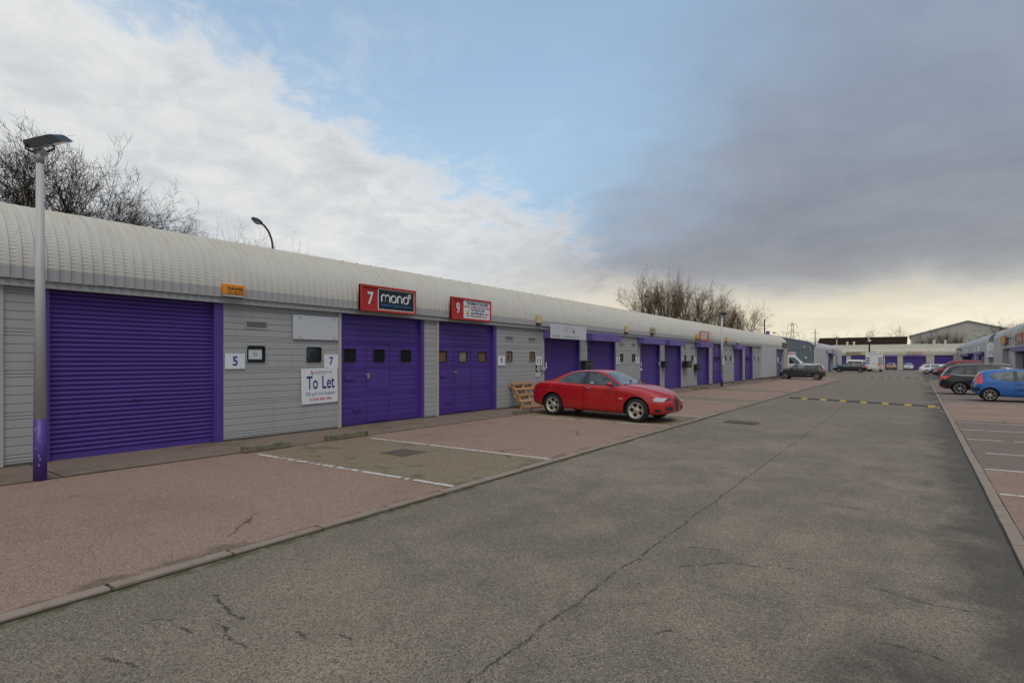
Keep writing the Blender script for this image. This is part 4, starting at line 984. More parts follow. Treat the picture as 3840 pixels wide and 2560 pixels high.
def gable(t, Mf, u, pr, m, rib=.3, side=-1):
    mb = MB(); mb.prism(pr, lambda a, b_, tt: Mf(tt, a, b_), u + side * .02, u); g_ = part('gable_wall', mb, m, t)
    mb = MB(); xs = [p_[0] for p_ in pr]; P = pr[1:-1]; a = -.25
    px_ = [q[0] for q in P][::-1]; pz_ = [q[1] for q in P][::-1]
    while a > min(xs) + .1:
        zt = float(np.interp(a, px_, pz_)) - .06
        mb.prism([(a, pr[0][1]), (a + rib * .35, pr[0][1]), (a + rib * .35, zt), (a, zt)], lambda q, w_, tt: Mf(tt, q, w_), u + side * .05, u + side * .02); a -= rib
    part('ribs', mb, m, t, kind='stuff')
    vo = [(p_ + .04, q_ + .03) for p_, q_ in pr[:-1]]; vi = [(p_ - .06, q_ - .06) for p_, q_ in pr[:-1]]
    mb = MB(); mb.prism(vo + vi[::-1], lambda q, w_, tt: Mf(tt, q, w_), u + side * .09, u + .02); part('verge', mb, 'smooth_roof', t)
# second row on the left
ML = lambda u, n, z: (XW + n, u, z)
t2 = thing('second_terrace', 'plain grey second row with a curved roof behind the blue-grey ribbed gable', 'building', (XW, 84, -.2))
pr = profile(3.1, .95, 12, 5.5, -.45)
row_shell(t2, ML, 83.85, 117.2, pr, [(97.9, 104.4)], 2.65, 'smooth_render', 'smooth_roof')
gable(t2, ML, 83.85, pr, 'blue_grey_sheet')
part('jamb', bxm(ML, 97.9, 98.6, -.45, -.1, -.3, 2.65), 'purple', t2); part('door', bxm(ML, 98.6, 100.4, -.5, -.40, -.3, 2.65), 'blue_grey_sheet', t2); part('door', bxm(ML, 100.4, 103.2, -.5, -.3, -.3, 2.65), 'purple', t2); part('shutter_hood', bxm(ML, 100.3, 104.3, -.1, .3, 2.3, 2.64), 'purple', t2)
mb = MB(); mb.box(-13.95, -13.0, 83.74, 83.80, -.3, 2.75); dd = part('side_door', mb, 'smooth_render', t2); mb = MB(); mb.box(-14.1, -12.9, 83.72, 83.79, 2.76, 2.86); part('door_head', mb, 'rust_iron', dd)
def flat_sign(name, label, cat, x0, x1, y, z0, z1, m, lines_=(), sub=None):   # board facing -y
    t = thing(name, label, cat, ((x0 + x1) / 2, y, z0)); mb = MB(); mb.box(x0, x1, y - .03, y, z0, z1); part('board', mb, m, t)
    for (s, a, b_, c_, d_, mm, of) in lines_: text(t, s, (-(x0 + x1) / 2, -.034, -z0), (1, 0, 0), VZ, (a, b_, c_, d_), mm, of)
    if sub:
        for (a, b_, c_, d_, mm) in sub:
            mb = MB(); mb.box(a, b_, y - .036, y - .031, c_, d_); part('print', mb, mm, t)
    return t
flat_sign('warning_sign', 'cream warning sign high on the blue-grey gable', 'sign', -12.16, -11.92, 83.74, 3.14, 3.48, 'cream_box', sub=[(-12.1, -11.98, 3.22, 3.40, 'cork')]); flat_sign('warning_sign', 'yellow topped warning sign low on the blue-grey gable', 'sign', -11.97, -11.73, 83.74, 1.78, 2.1, 'white_board', sub=[(-11.95, -11.75, 1.92, 2.08, 'yellow_paint'), (-11.88, -11.82, 1.96, 2.04, 'black_print')])
mb = MB(); mb.tube([(-11.3, 83.7, 3.35), (-11.3, 83.7, 2.85)], .035, 6); solo('vent_pipe', mb, 'light_plastic', 'short white vent pipe on the blue-grey gable', 'pipe', (-11.3, 83.7, 2.85))
mb = MB(); mb.box(XW + .02, XW + .1, 95.7, 97.2, 2.62, 3.0); solo('red_sign', mb, 'red_paint', 'small red sign beside the second row entrance', 'sign board', (XW + .02, 96.4, 2.62))
t = thing('sign_frame', 'thin red sign frame above the second row entrance', 'sign frame', (XW + .2, 102.9, 2.75))
for (a, b_, c_, d_) in ((101.4, 104.4, 3.24, 3.3), (101.4, 104.4, 2.75, 2.81), (101.4, 101.55, 2.81, 3.24), (104.25, 104.4, 2.81, 3.24)):
    mb = MB(); mb.box(XW + .16, XW + .2, a, b_, c_, d_); part('bar', mb, 'red_paint', t)
mb = MB(); zz = gz(-10.1, 103); mb.bbox(-10.25, -9.8, 102.6, 103.4, zz, zz + 1.15, .04); solo('wheelie_bin', mb, 'blue_print', 'blue bin standing by the second row entrance', 'bin', (-10, 103, zz))
# end building across the road
ME = lambda u, n, z: (u, 147 - n, z)
te = thing('end_terrace', 'low buff terrace closing the far end of the road with purple doors', 'building', (-3, 147, -.45))
pe = profile(2.95, 1.1, 10.5, 5.5, -.6)
ops = [(-14.2, -12.7), (-11.84, -9.13), (-5.5, -3.27), (-2.3, 1.69), (3.03, 6.2)]
row_shell(te, ME, -16, 9.5, pe, ops, 2.62, 'end_cladding', 'lichened_roof')
for k, (a, b_) in enumerate(ops):
    d = part('door', bxm(ME, a, b_, -.3, -.12, -.6, 2.62), 'purple', te)
    if k in (2, 3): part('hood', bxm(ME, a, b_, -.12, .12, 2.25, 2.60), 'purple_pale', d)
    for q in range(10): part('door_rail', bxm(ME, a + .05, b_ - .05, -.12, -.10, -.3 + q * .26, -.26 + q * .26), 'purple', d)
mb = MB(); x = -16
while x < 9.4:
    mb.prism([(pe[-4][0], pe[-4][1] + .012), (pe[-3][0], pe[-3][1] + .012), (pe[-3][0], pe[-3][1] + .07), (pe[-4][0], pe[-4][1] + .07)], lambda a, b_, tt: ME(tt, a, b_), x, x + .12); x += .24
part('roof_ribs', mb, 'lichened_roof', te, kind='stuff')
part('eaves_band', bxm(ME, -16, 9.5, 0, .06, 2.60, 2.70), 'grey_trim', te)
flat_sign('fascia_board', 'long buff fascia board above the left doors of the end terrace', 'fascia', -12.7, -7.1, 146.9, 2.74, 3.42, 'tan_board', sub=[(-9.9, -8.9, 2.8, 3.35, 'cream_box')])
t = thing('sign_frame', 'rusty red barred sign frame on the end terrace roof edge', 'sign frame', (-.36, 146.7, 2.71))
for (a, b_, c_, d_) in ((-1.64, .92, 3.31, 3.37), (-1.64, .92, 2.71, 2.77), (-1.64, -1.56, 2.77, 3.31), (.84, .92, 2.77, 3.31), (-.4, -.33, 2.77, 3.31)):
    mb = MB(); mb.box(a, b_, 146.66, 146.7, c_, d_); part('bar', mb, 'red_paint', t)
for k in range(9):
    mb = MB(); mb.box(-1.4 + k * .24, -1.36 + k * .24, 146.68, 146.70, 2.8, 3.2); part('bar', mb, 'rust_iron', t)
flat_sign('number_sign', 'white plate with a dark number 28 on the end terrace', 'number sign', 1.82, 2.32, 146.95, 1.15, 1.5, 'white_board', [('28', 1.9, 2.24, 1.21, 1.43, 'navy_print', .02)])
for x, vlab in ((-12.9, 'white cowled vent before the dark brown roof, farther from the camera mast'), (-11.6, 'white cowled vent on the end terrace roof, nearer the camera mast'), (3.1, 'white cowled vent before the ribbed shed, left of its pair'), (5.0, 'white cowled vent before the ribbed shed, nearer the right terrace')):
    t = thing('roof_vent', vlab, 'roof vent', (x, 151.5, 4.5), 0, 'cowled vents on the end terrace roof'); mb = MB(); mb.tube([(x, 151.5, 4.4), (x, 151.5, 5.5)], .2, 10); part('pipe', mb, 'light_plastic', t); mb = MB(); mb.tube([(x, 151.5, 5.5), (x, 151.5, 5.62), (x, 151.5, 5.75)], [.26, .29, .2], 10); part('cowl', mb, 'light_plastic', t)
# long dark roof and the big gabled shed behind
td = thing('dark_roof_building', 'long low building with a dark brown roof behind the end terrace', 'building', (-11, 172, -.5))
mb = MB(); mb.prism([(168, 4.6), (173, 7.45), (178, 4.6)], lambda a, b_, tt: (tt + (7.45 - b_) * -.12, a, b_), -21.2, -1.7); part('roof', mb, 'dark_brown_roof', td)
mb = MB(); mb.box(-20.8, -2.2, 168.4, 177.6, -.5, 4.6); part('wall', mb, 'end_cladding', td)
mb = MB(); y_ = 0
for k in range(60): mb.prism([(168 - .03, 4.63), (173, 7.48), (173, 7.54), (168 - .03, 4.70)], lambda a, b_, tt: (tt, a, b_), -20.9 + k * .32, -20.82 + k * .32)
part('roof_ribs', mb, 'dark_brown_roof', td, kind='stuff')
tw = thing('gabled_shed', 'large pale grey ribbed shed with a shallow gable beyond the end terrace', 'building', (11.5, 200, -.5))
gp = [(-1.3, -.5), (-1.3, 8.5), (11.5, 12.15), (25.5, 8.2), (25.5, -.5)]
mb = MB(); mb.prism(gp, lambda a, b_, tt: (a, tt, b_), 200, 240); part('wall', mb, 'warehouse_sheet', tw)
mb = MB(); x = -1.2
while x < 25.3:
    zt = np.interp(x, [-1.3, 11.5, 25.5], [8.5, 12.15, 8.2]) - .15; mb.box(x, x + .22, 199.9, 200, -.5, zt); x += .5
part('ribs', mb, 'warehouse_sheet', tw, kind='stuff')
for (a, b_, c_, d_) in ((-1.7, 8.36, 11.5, 12.25), (11.5, 12.25, 25.9, 8.1)):
    mb = MB(); mb.prism([(a, b_), (c_, d_), (c_, d_ + .25), (a, b_ + .25)], lambda p_, q_, tt: (p_, tt, q_), 199.6, 240.5); part('roof_slope', mb, 'warehouse_sheet', tw)
# right hand rows
MR = lambda u, n, z: (7.0 - n, u, z)
prr = profile(3.75, 1.15, 12, 5.5, -.55)
t3 = thing('right_terrace', 'grey rendered terrace with purple recessed doors behind the black people carrier', 'building', (7, 60, -.3))
row_shell(t3, MR, 30, 82.7, prr, [(39, 43.5), (49, 54), (57.0, 65.6), (68.4, 74.8)], 2.70, 'smooth_render', 'smooth_roof')
for a, b_ in ((68.4, 74.6), (57, 64.5), (49, 54)):
    mb = MB(); mb.strip([(p_ + .02, q_) for p_, q_ in [(0, 2.95)] + prr[1:-4]], lambda p_, q_, tt: MR(tt, p_, q_), [a, b_]); part('roof_strip', mb, 'lichened_roof', t3, True)
part('door', bxm(MR, 70.9, 74.8, -.5, -.45, -.5, 2.7), 'post_grey', t3); part('jamb', bxm(MR, 68.4, 70.9, -.5, -.3, -.5, 2.7), 'purple', t3)
sh = part('roller_shutter', bxm(MR, 57, 64.2, -.5, -.4, -.5, 2.3), 'purple_pale', t3)
for q in range(24): part('slat', bxm(MR, 57.1, 64.1, -.4, -.375, -.4 + q * .11, -.33 + q * .11), 'purple_pale', sh)
part('shutter_hood', bxm(MR, 57, 66.5, -.3, .25, 2.3, 2.68), 'purple', t3); part('canopy', bxm(MR, 57, 65.6, 0, .12, 2.93, 3.0), 'grey_trim', t3); part('wall_patch', bxm(MR, 76.6, 80.5, 0, .01, 1.1, 2.7), 'end_cladding', t3)
part('door', bxm(MR, 49, 54, -.5, -.4, -.5, 2.7), 'purple', t3); part('door', bxm(MR, 39, 43.5, -.5, -.4, -.5, 2.7), 'purple', t3)
mb = MB(); mb.prism(prr, lambda a, b_, tt: MR(tt, a, b_), 82.66, 82.72); part('gable_wall', mb, 'blue_grey_sheet', t3)
t4 = thing('far_right_terrace', 'distant grey terrace with a curved end gable and purple shutters on the right', 'building', (7, 110, -.4))
row_shell(t4, MR, 88.9, 150, prr, [(93.2, 105.8), (107.3, 137.5)], 2.66, 'smooth_render', 'smooth_roof')
gable(t4, MR, 88.9, prr, 'blue_grey_sheet', .34)
part('jamb', bxm(MR, 103.5, 105.8, -.5, -.2, -.6, 2.66), 'purple', t4); sh = part('roller_shutter', bxm(MR, 93.2, 103.5, -.5, -.4, -.6, 2.3), 'purple_pale', t4)
for q in range(22): part('slat', bxm(MR, 93.3, 103.4, -.4, -.37, -.5 + q * .125, -.41 + q * .125), 'purple_pale', sh)
part('shutter_hood', bxm(MR, 93.2, 104.5, -.3, .3, 2.3, 2.64), 'purple', t4); part('door', bxm(MR, 107.3, 118, -.5, -.3, -.6, 2.66), 'purple', t4); part('door', bxm(MR, 118, 137.5, -.5, -.45, -.6, 2.66), 'dark_recess', t4); part('shutter_hood', bxm(MR, 117, 138, -.2, .25, 2.2, 2.64), 'purple', t4)
# signs on the right
flat_sign('trade_board', 'tall white trade board lettered R D on the distant ribbed gable', 'sign board', 6.9, 7.9, 88.78, 2.65, 3.72, 'white_board', [('R', 6.98, 7.14, 3.5, 3.66, 'navy_print', .03), ('D', 7.33, 7.5, 3.5, 3.66, 'navy_print', .03), ('Tel:', 7.03, 7.35, 3.2, 3.36, 'red_print', .03), ('www.rdc', 6.98, 7.5, 3.05, 3.13, 'navy_print', .02), ('Crew', 7.2, 7.5, 2.88, 2.97, 'red_print', .02), ('Warnin', 7.05, 7.5, 2.7, 2.79, 'red_print', .02)])
flat_sign('trade_board', 'lower white trade board reading We Hav Cars An on the distant ribbed gable', 'sign board', 6.9, 7.9, 88.78, 1.95, 2.61, 'white_board', [('We Hav', 6.97, 7.5, 2.42, 2.55, 'dark_navy_print', .03), ('Cars An', 6.97, 7.5, 2.25, 2.38, 'dark_navy_print', .03), ('Or Phone', 6.97, 7.5, 2.08, 2.18, 'dark_navy_print', .02)])
def rboard(name, label, cat, u0, u1, z0, z1, m, n=.03):
    t = thing(name, label, cat, (7 - n, (u0 + u1) / 2, z0)); part('board', bxm(MR, u0, u1, n, n + .03, z0, z1), m, t); return t
t = thing('sign_frame', 'red sign frame with a torn white panel on the right terrace', 'sign frame', (6.8, 71.9, 3.05))
for (a, b_, c_, d_) in ((70.3, 73.6, 3.78, 3.86), (70.3, 73.6, 3.05, 3.13), (70.3, 70.5, 3.13, 3.78), (73.4, 73.6, 3.13, 3.78)): part('bar', bxm(MR, a, b_, .15, .22, c_, d_), 'red_paint', t)
part('torn_panel', bxm(MR, 71.3, 73.3, .14, .16, 3.13, 3.75), 'white_board', t)
t = thing('alarm_box', 'orange alarm box beside the torn sign panel on the right terrace', 'alarm box', (6.7, 70.4, 3.16)); part('cover', bxm(MR, 69.8, 71.1, .24, .40, 3.16, 3.68), 'orange_box', t)
t = thing('sign_frame', 'empty red sign frame over the grey shutter on the right terrace', 'sign frame', (6.8, 62, 3.04))
for (a, b_, c_, d_) in ((60.0, 63.6, 3.68, 3.76), (60.0, 63.6, 3.04, 3.12), (60.0, 60.2, 3.12, 3.68), (63.4, 63.6, 3.12, 3.68)): part('bar', bxm(MR, a, b_, .15, .22, c_, d_), 'red_paint', t)
t = rboard('menu_board', 'white poster board in the recessed doorway on the right terrace', 'notice', 70.95, 73.7, 1.85, 2.54, 'white_board', -.42); 
for k in range(4): part('print', bxm(MR, 71.4, 73.3, -.389, -.385, 1.95 + k * .13, 2.02 + k * .13), 'grey_print', t)
rboard('blank_board', 'blank pale board above the distant right doorway', 'sign board', 118, 132.5, 2.74, 3.45, 'pale_board'); rboard('wall_notice', 'small pale notice on the distant right wall, left of the shutter', 'notice', 105.2, 108, 2.92, 3.45, 'white_board'); rboard('wall_notice', 'larger pale notice above the distant right shutter', 'notice', 98.8, 102.2, 2.8, 3.48, 'white_board')
t = thing('wall_light', 'black floodlight on an arm on the right terrace wall', 'wall light', (7, 66.5, 3.5)); part('arm', bxm(MR, 66.4, 66.6, 0, .35, 3.5, 3.55), 'black_metal', t); part('head', bxm(MR, 66.1, 66.9, .3, .6, 3.42, 3.52), 'black_metal', t)
t = thing('wall_light', 'black floodlight on the far corner of the distant right terrace', 'wall light', (7, 138, 3.5)); part('head', bxm(MR, 137.5, 141, .1, .7, 3.55, 3.75), 'black_metal', t)

# ================================================================== TREES
def tree_mesh(seed, hgt, stems, spread, dens, up, base_r, levels=4):
    r = random.Random(seed); tr = MB(); cr = MB(); tips = [0]
    def branch(mb, p, d, L, rad, lev, maxlev):
        n = 4 if lev < 2 else 3; pts = [p.copy()]; q = p.copy(); dd = d.copy()
        for i in range(n):
            dd = (dd + Vector((r.gauss(0, .16), r.gauss(0, .16), r.gauss(0, .10) + up * .09))).normalized(); q = q + dd * (L / n); pts.append(q.copy())
        rads = [rad * (1 - .62 * i / n) for i in range(n + 1)]
        mb.tube(pts, rads, 6 if lev == 0 else (4 if lev == 1 else 3), False)
        if lev >= maxlev: return
        k = [dens + 3, dens + 2, dens + 1, dens, dens - 1][min(lev, 4)] if levels == 5 else [dens + 2, dens + 1, dens, dens - 1][min(lev, 3)]
        for j in range(k):
            t = .28 + .72 * (j + r.random()) / k; i = min(n - 1, int(t * n)); f_ = t * n - i
            b = pts[i].lerp(pts[i + 1], f_); dl = (pts[i + 1] - pts[i]).normalized()
            ax = dl.cross(Vector((r.gauss(0, 1), r.gauss(0, 1), r.gauss(0, 1)))).normalized(); an = R(r.uniform(22, 58)) * spread
            nd = (Matrix.Rotation(an, 3, ax) @ dl).normalized(); nd.z += up * .2; nd.normalize()
            branch(cr, b, nd, L * r.uniform(.40, .66), max(rads[i] * r.uniform(.48, .66), .006), lev + 1, maxlev)
    for s in range(stems):
        a = 2 * math.pi * s / stems + r.random(); fa = (.12 + .38 * r.random()) * (stems > 1); d = Vector((math.cos(a) * fa, math.sin(a) * fa, 1)).normalized()
        branch(tr, Vector((math.cos(a) * .25 * (stems > 1), math.sin(a) * .25 * (stems > 1), 0)), d, hgt * .62, base_r, 0, levels)
    z1 = float(np.percentile([v[2] for v in cr.v], 98.5)); k = hgt / z1
    for mb in (tr, cr): mb.v = [(x * k, y * k, z * k) for x, y, z in mb.v]
    return tr, cr
TV = {}
def tree(x, y, hgt, kind, label, rz=0, m='bark', group=None, sxy=1.0):
    if (kind, m) not in TV:
        prm = {'oak': (11, 10, 5, .95, 4, .32, .15, 5), 'oak2': (23, 10, 5, .95, 4, .34, .14, 5), 'poplar': (5, 10, 5, .74, 5, .62, .11), 'poplar2': (17, 10, 5, .8, 5, .58, .11), 'shrub': (31, 10, 11, .6, 3, 1.0, .06), 'birch': (41, 10, 1, 1.0, 5, .1, .14)}[kind]
        a, b_ = tree_mesh(*prm); TV[(kind, m)] = (a.mesh('trunk', m, True), b_.mesh('crown', m))
    tm, cm = TV[(kind, m)]
    t = thing('bare_tree' if kind != 'shrub' else 'bare_shrub', label, 'tree' if kind != 'shrub' else 'shrub', (x, y, gz(x, y) - .05), rz, group); k = hgt / 10; t.scale = (k * sxy, k * sxy, k)
    link('trunk', tm, t); link('crown', cm, t)
G1 = 'bare trees behind the near terrace'
tree(-27, 5.6, 9.3, 'oak', 'tall bare tree behind the floodlight of the near lamp post', .3, group=G1); tree(-28, 9.5, 9.1, 'oak2', 'spreading bare tree next along from the floodlight lamp post, above the first shutter', 2.0, group=G1)
tree(-27, 12.0, 8.0, 'oak', 'lower bare tree above the roof where the near tree group ends', 4.1, group=G1, sxy=.85)
for i, (x, y, hh, lab) in enumerate(((-27, 13.4, 7.0, 'low bare scrub at the right edge of the near trees'), (-27.5, 15.2, 7.2, 'low bare scrub left of the swan-neck lamp, nearer the trees'), (-27.5, 16.7, 7.4, 'low bare scrub with upright shoots left of the swan-neck lamp'), (-27, 17.8, 7.3, 'thin bare scrub right behind the swan-neck lamp'))):
    tree(x, y, hh, 'shrub', lab, i * 1.3, group='bare scrub along the roof line', sxy=.75)
G2 = 'tall bare trees behind the far half of the terrace'
for i, (x, y, hh, kd, lab) in enumerate(((-30, 78, 14.0, 'poplar', 'bare tree at the left of the tall tree group'), (-31, 82, 14.9, 'oak', 'bare tree with two leading stems near the left of the tall tree group'), (-30, 92, 15.2, 'poplar2', 'bare tree with a dense upright crown inside the tall tree group'), (-31, 96, 15.6, 'oak2', 'tall bare tree at the right of the dense tall tree group'),
        (-30, 124, 15.0, 'oak', 'open bare tree standing apart behind the middle lamp post'), (-31, 128, 12.6, 'poplar', 'bare tree leaning towards the telegraph pole'), (-30, 72, 9.2, 'shrub', 'low bushy bare thicket left of the tall tree group'), (-29.5, 85, 8.6, 'shrub', 'dense bare thicket under the tallest trees'))):
    tree(x, y, hh * .93, kd, lab, i * 2.1, 'bark_warm', G2, .74)
for i, (x, y, hh, kd, lab) in enumerate(((-25, 152, 9.4, 'birch', 'small bare tree above the blue-grey gable'), (-20, 158, 7.4, 'shrub', 'tiny bare bush left of the dark brown roof'), (-13.3, 200, 11.3, 'birch', 'bare tree peeping over the middle of the dark brown roof'), (-6.8, 200, 11.9, 'birch', 'slender bare tree over the right part of the dark brown roof'), (-17.8, 205, 10.2, 'birch', 'small bare tree over the left part of the dark brown roof'), (-9.8, 204, 9.9, 'birch', 'lowest bare tree over the dark brown roof'),
        (10.8, 112, 7.6, 'birch', 'drooping bare tree behind the right terrace roof'), (13.0, 106, 8.2, 'oak', 'dense bare tree behind the right terrace at the picture edge'), (5.5, 186, 9.8, 'poplar', 'slim bare sapling before the large ribbed shed, nearer its peak'), (2.4, 186, 9.4, 'poplar2', 'slim bare sapling before the large ribbed shed, nearer its left eave'), (9, 187, 9.0, 'poplar', 'slim bare sapling before the large ribbed shed, right of its peak'))):
    tree(x, y, hh, kd, lab, i * 1.7, 'bark_warm', 'distant bare trees')
mb = MB(); mb.tube([(-3.4, 176, 5), (-3.4, 176, 10.2)], .06, 5); solo('aerial_mast', mb, 'rust_iron', 'thin aerial rising above the dark brown roof', 'aerial', (-3.4, 176, 5))
mb = MB(); mb.tube([(-20.6, 104.5, 4.4), (-20.6, 104.5, 6.5)], .32, 10); solo('roof_vent', mb, 'purple_pale', 'stubby grey-purple flue on the terrace ridge', 'roof vent', (-20.6, 104.5, 4.4))
# ================================================================== VEHICLES
def sm(pts, it=2):                             # corner-cut a polyline of (x, value)
    p = [Vector(q) for q in pts]
    for _ in range(it):
        n = [p[0]]
        for a, b_ in zip(p, p[1:]): n += [a.lerp(b_, .25), a.lerp(b_, .75)]
        n.append(p[-1]); p = n
    return np.array([q[:] for q in p])
def fn1(pts, it=2):
    P = sm([(a, b_, 0) for a, b_ in pts], it); return lambda x: np.interp(x, P[:, 0], P[:, 1])
def resample(pts, n):
    P = np.array(pts, float); d = np.r_[0, np.cumsum(np.hypot(*np.diff(P, axis=0).T))]; t = np.linspace(0, d[-1], n)
    return np.c_[np.interp(t, d, P[:, 0]), np.interp(t, d, P[:, 1])]
WHEELS = {}
def wheel_meshes(r, w, rimr, style, m):
    key = (round(r, 3), style, m, round(rimr, 3))
    if key in WHEELS: return WHEELS[key]
    ty = MB(); prof = [(rimr - .015, -w / 2 + .02), (rimr, -w / 2), (r - .045, -w / 2 - .004), (r - .012, -w / 2 + .02), (r, -w / 2 + .05), (r, w / 2 - .05), (r - .012, w / 2 - .02), (r - .045, w / 2 + .004), (rimr, w / 2), (rimr - .015, w / 2 - .02)]
    n = 36
    for k in range(n):
        a = 2 * math.pi * k / n
        for q, y in prof: ty.v.append((q * math.cos(a), y, q * math.sin(a)))
    m_ = len(prof)
    for k in range(n):
        for i in range(m_ - 1): ty.f.append((k * m_ + i, k * m_ + i + 1, ((k + 1) % n) * m_ + i + 1, ((k + 1) % n) * m_ + i))
    ri = MB(); yo = -w / 2 + .004                # outer face at negative y
    def lathe(mb, pr):
        b = len(mb.v)
        for k in range(n):
            a = 2 * math.pi * k / n
            for q, y in pr: mb.v.append((q * math.cos(a), y, q * math.sin(a)))
        L = len(pr)
        for k in range(n):
            for i in range(L - 1): mb.f.append((b + k * L + i, b + k * L + i + 1, b + ((k + 1) % n) * L + i + 1, b + ((k + 1) % n) * L + i))
    lathe(ri, [(rimr + .003, yo), (rimr - .012, yo - .004), (rimr - .022, yo + .01), (rimr - .03, yo + .09)])
    lathe(ri, [(.0, yo + .012), (.03, yo + .012), (.045, yo + .02), (.05, yo + .06)])
    if style == 'holes':
        # broad disc with five round openings: a polar grid with the cells inside the holes left out
        nr, na = 14, 100; hr = rimr * .205; hc = rimr * .60
        idx = {}
        for i in range(nr + 1):
            q = .03 + (rimr - .02 - .03) * i / nr
            for k in range(na):
                a = 2 * math.pi * k / na; dd = min(math.hypot(q * math.cos(a) - hc * math.cos(t), q * math.sin(a) - hc * math.sin(t)) for t in [R(90 + 72 * j) for j in range(5)])
                y = yo + .015 + .02 * math.sin(math.pi * i / nr) ; y += .035 * max(0, 1 - max(0, dd - hr) / .022) ** 2
                idx[(i, k)] = len(ri.v); ri.v.append((q * math.cos(a), y, q * math.sin(a)))
        for i in range(nr):
            for k in range(na):
                q = .03 + (rimr - .05) * (i + .5) / nr; a = 2 * math.pi * (k + .5) / na
                dd = min(math.hypot(q * math.cos(a) - hc * math.cos(t), q * math.sin(a) - hc * math.sin(t)) for t in [R(90 + 72 * j) for j in range(5)])
                if dd > hr: ri.f.append((idx[(i, k)], idx[(i, (k + 1) % na)], idx[(i + 1, (k + 1) % na)], idx[(i + 1, k)]))
    else:
        ns = int(style); wid = {5: .055, 6: .05, 7: .034, 8: .03, 9: .028, 10: .028, 12: .05}[ns]
        for k in range(ns):
            a = 2 * math.pi * (k + .25) / ns; c_, s_ = math.cos(a), math.sin(a)
            sec = []
            for q, ww, y in ((.03, wid * .9, yo + .022), (rimr * .55, wid * .62, yo + .016), (rimr - .015, wid * .85, yo + .012)):
                for sg in (-1, 1):
                    for dy in (0, .03): sec.append((q * c_ - sg * ww / 2 * s_, y + dy, q * s_ + sg * ww / 2 * c_))
            ri.add(sec, [(0, 2, 6, 4), (4, 6, 10, 8), (0, 4, 5, 1), (4, 8, 9, 5), (2, 3, 7, 6), (6, 7, 11, 10)])
    di = MB(); lathe(di, [(0, yo + .075), (rimr - .02, yo + .085)])
    out = (ty.mesh('wheel', 'rubber', True), ri.mesh('rim', m, False), di.mesh('brake_disc', 'dark_recess'))
    WHEELS[key] = out; return out

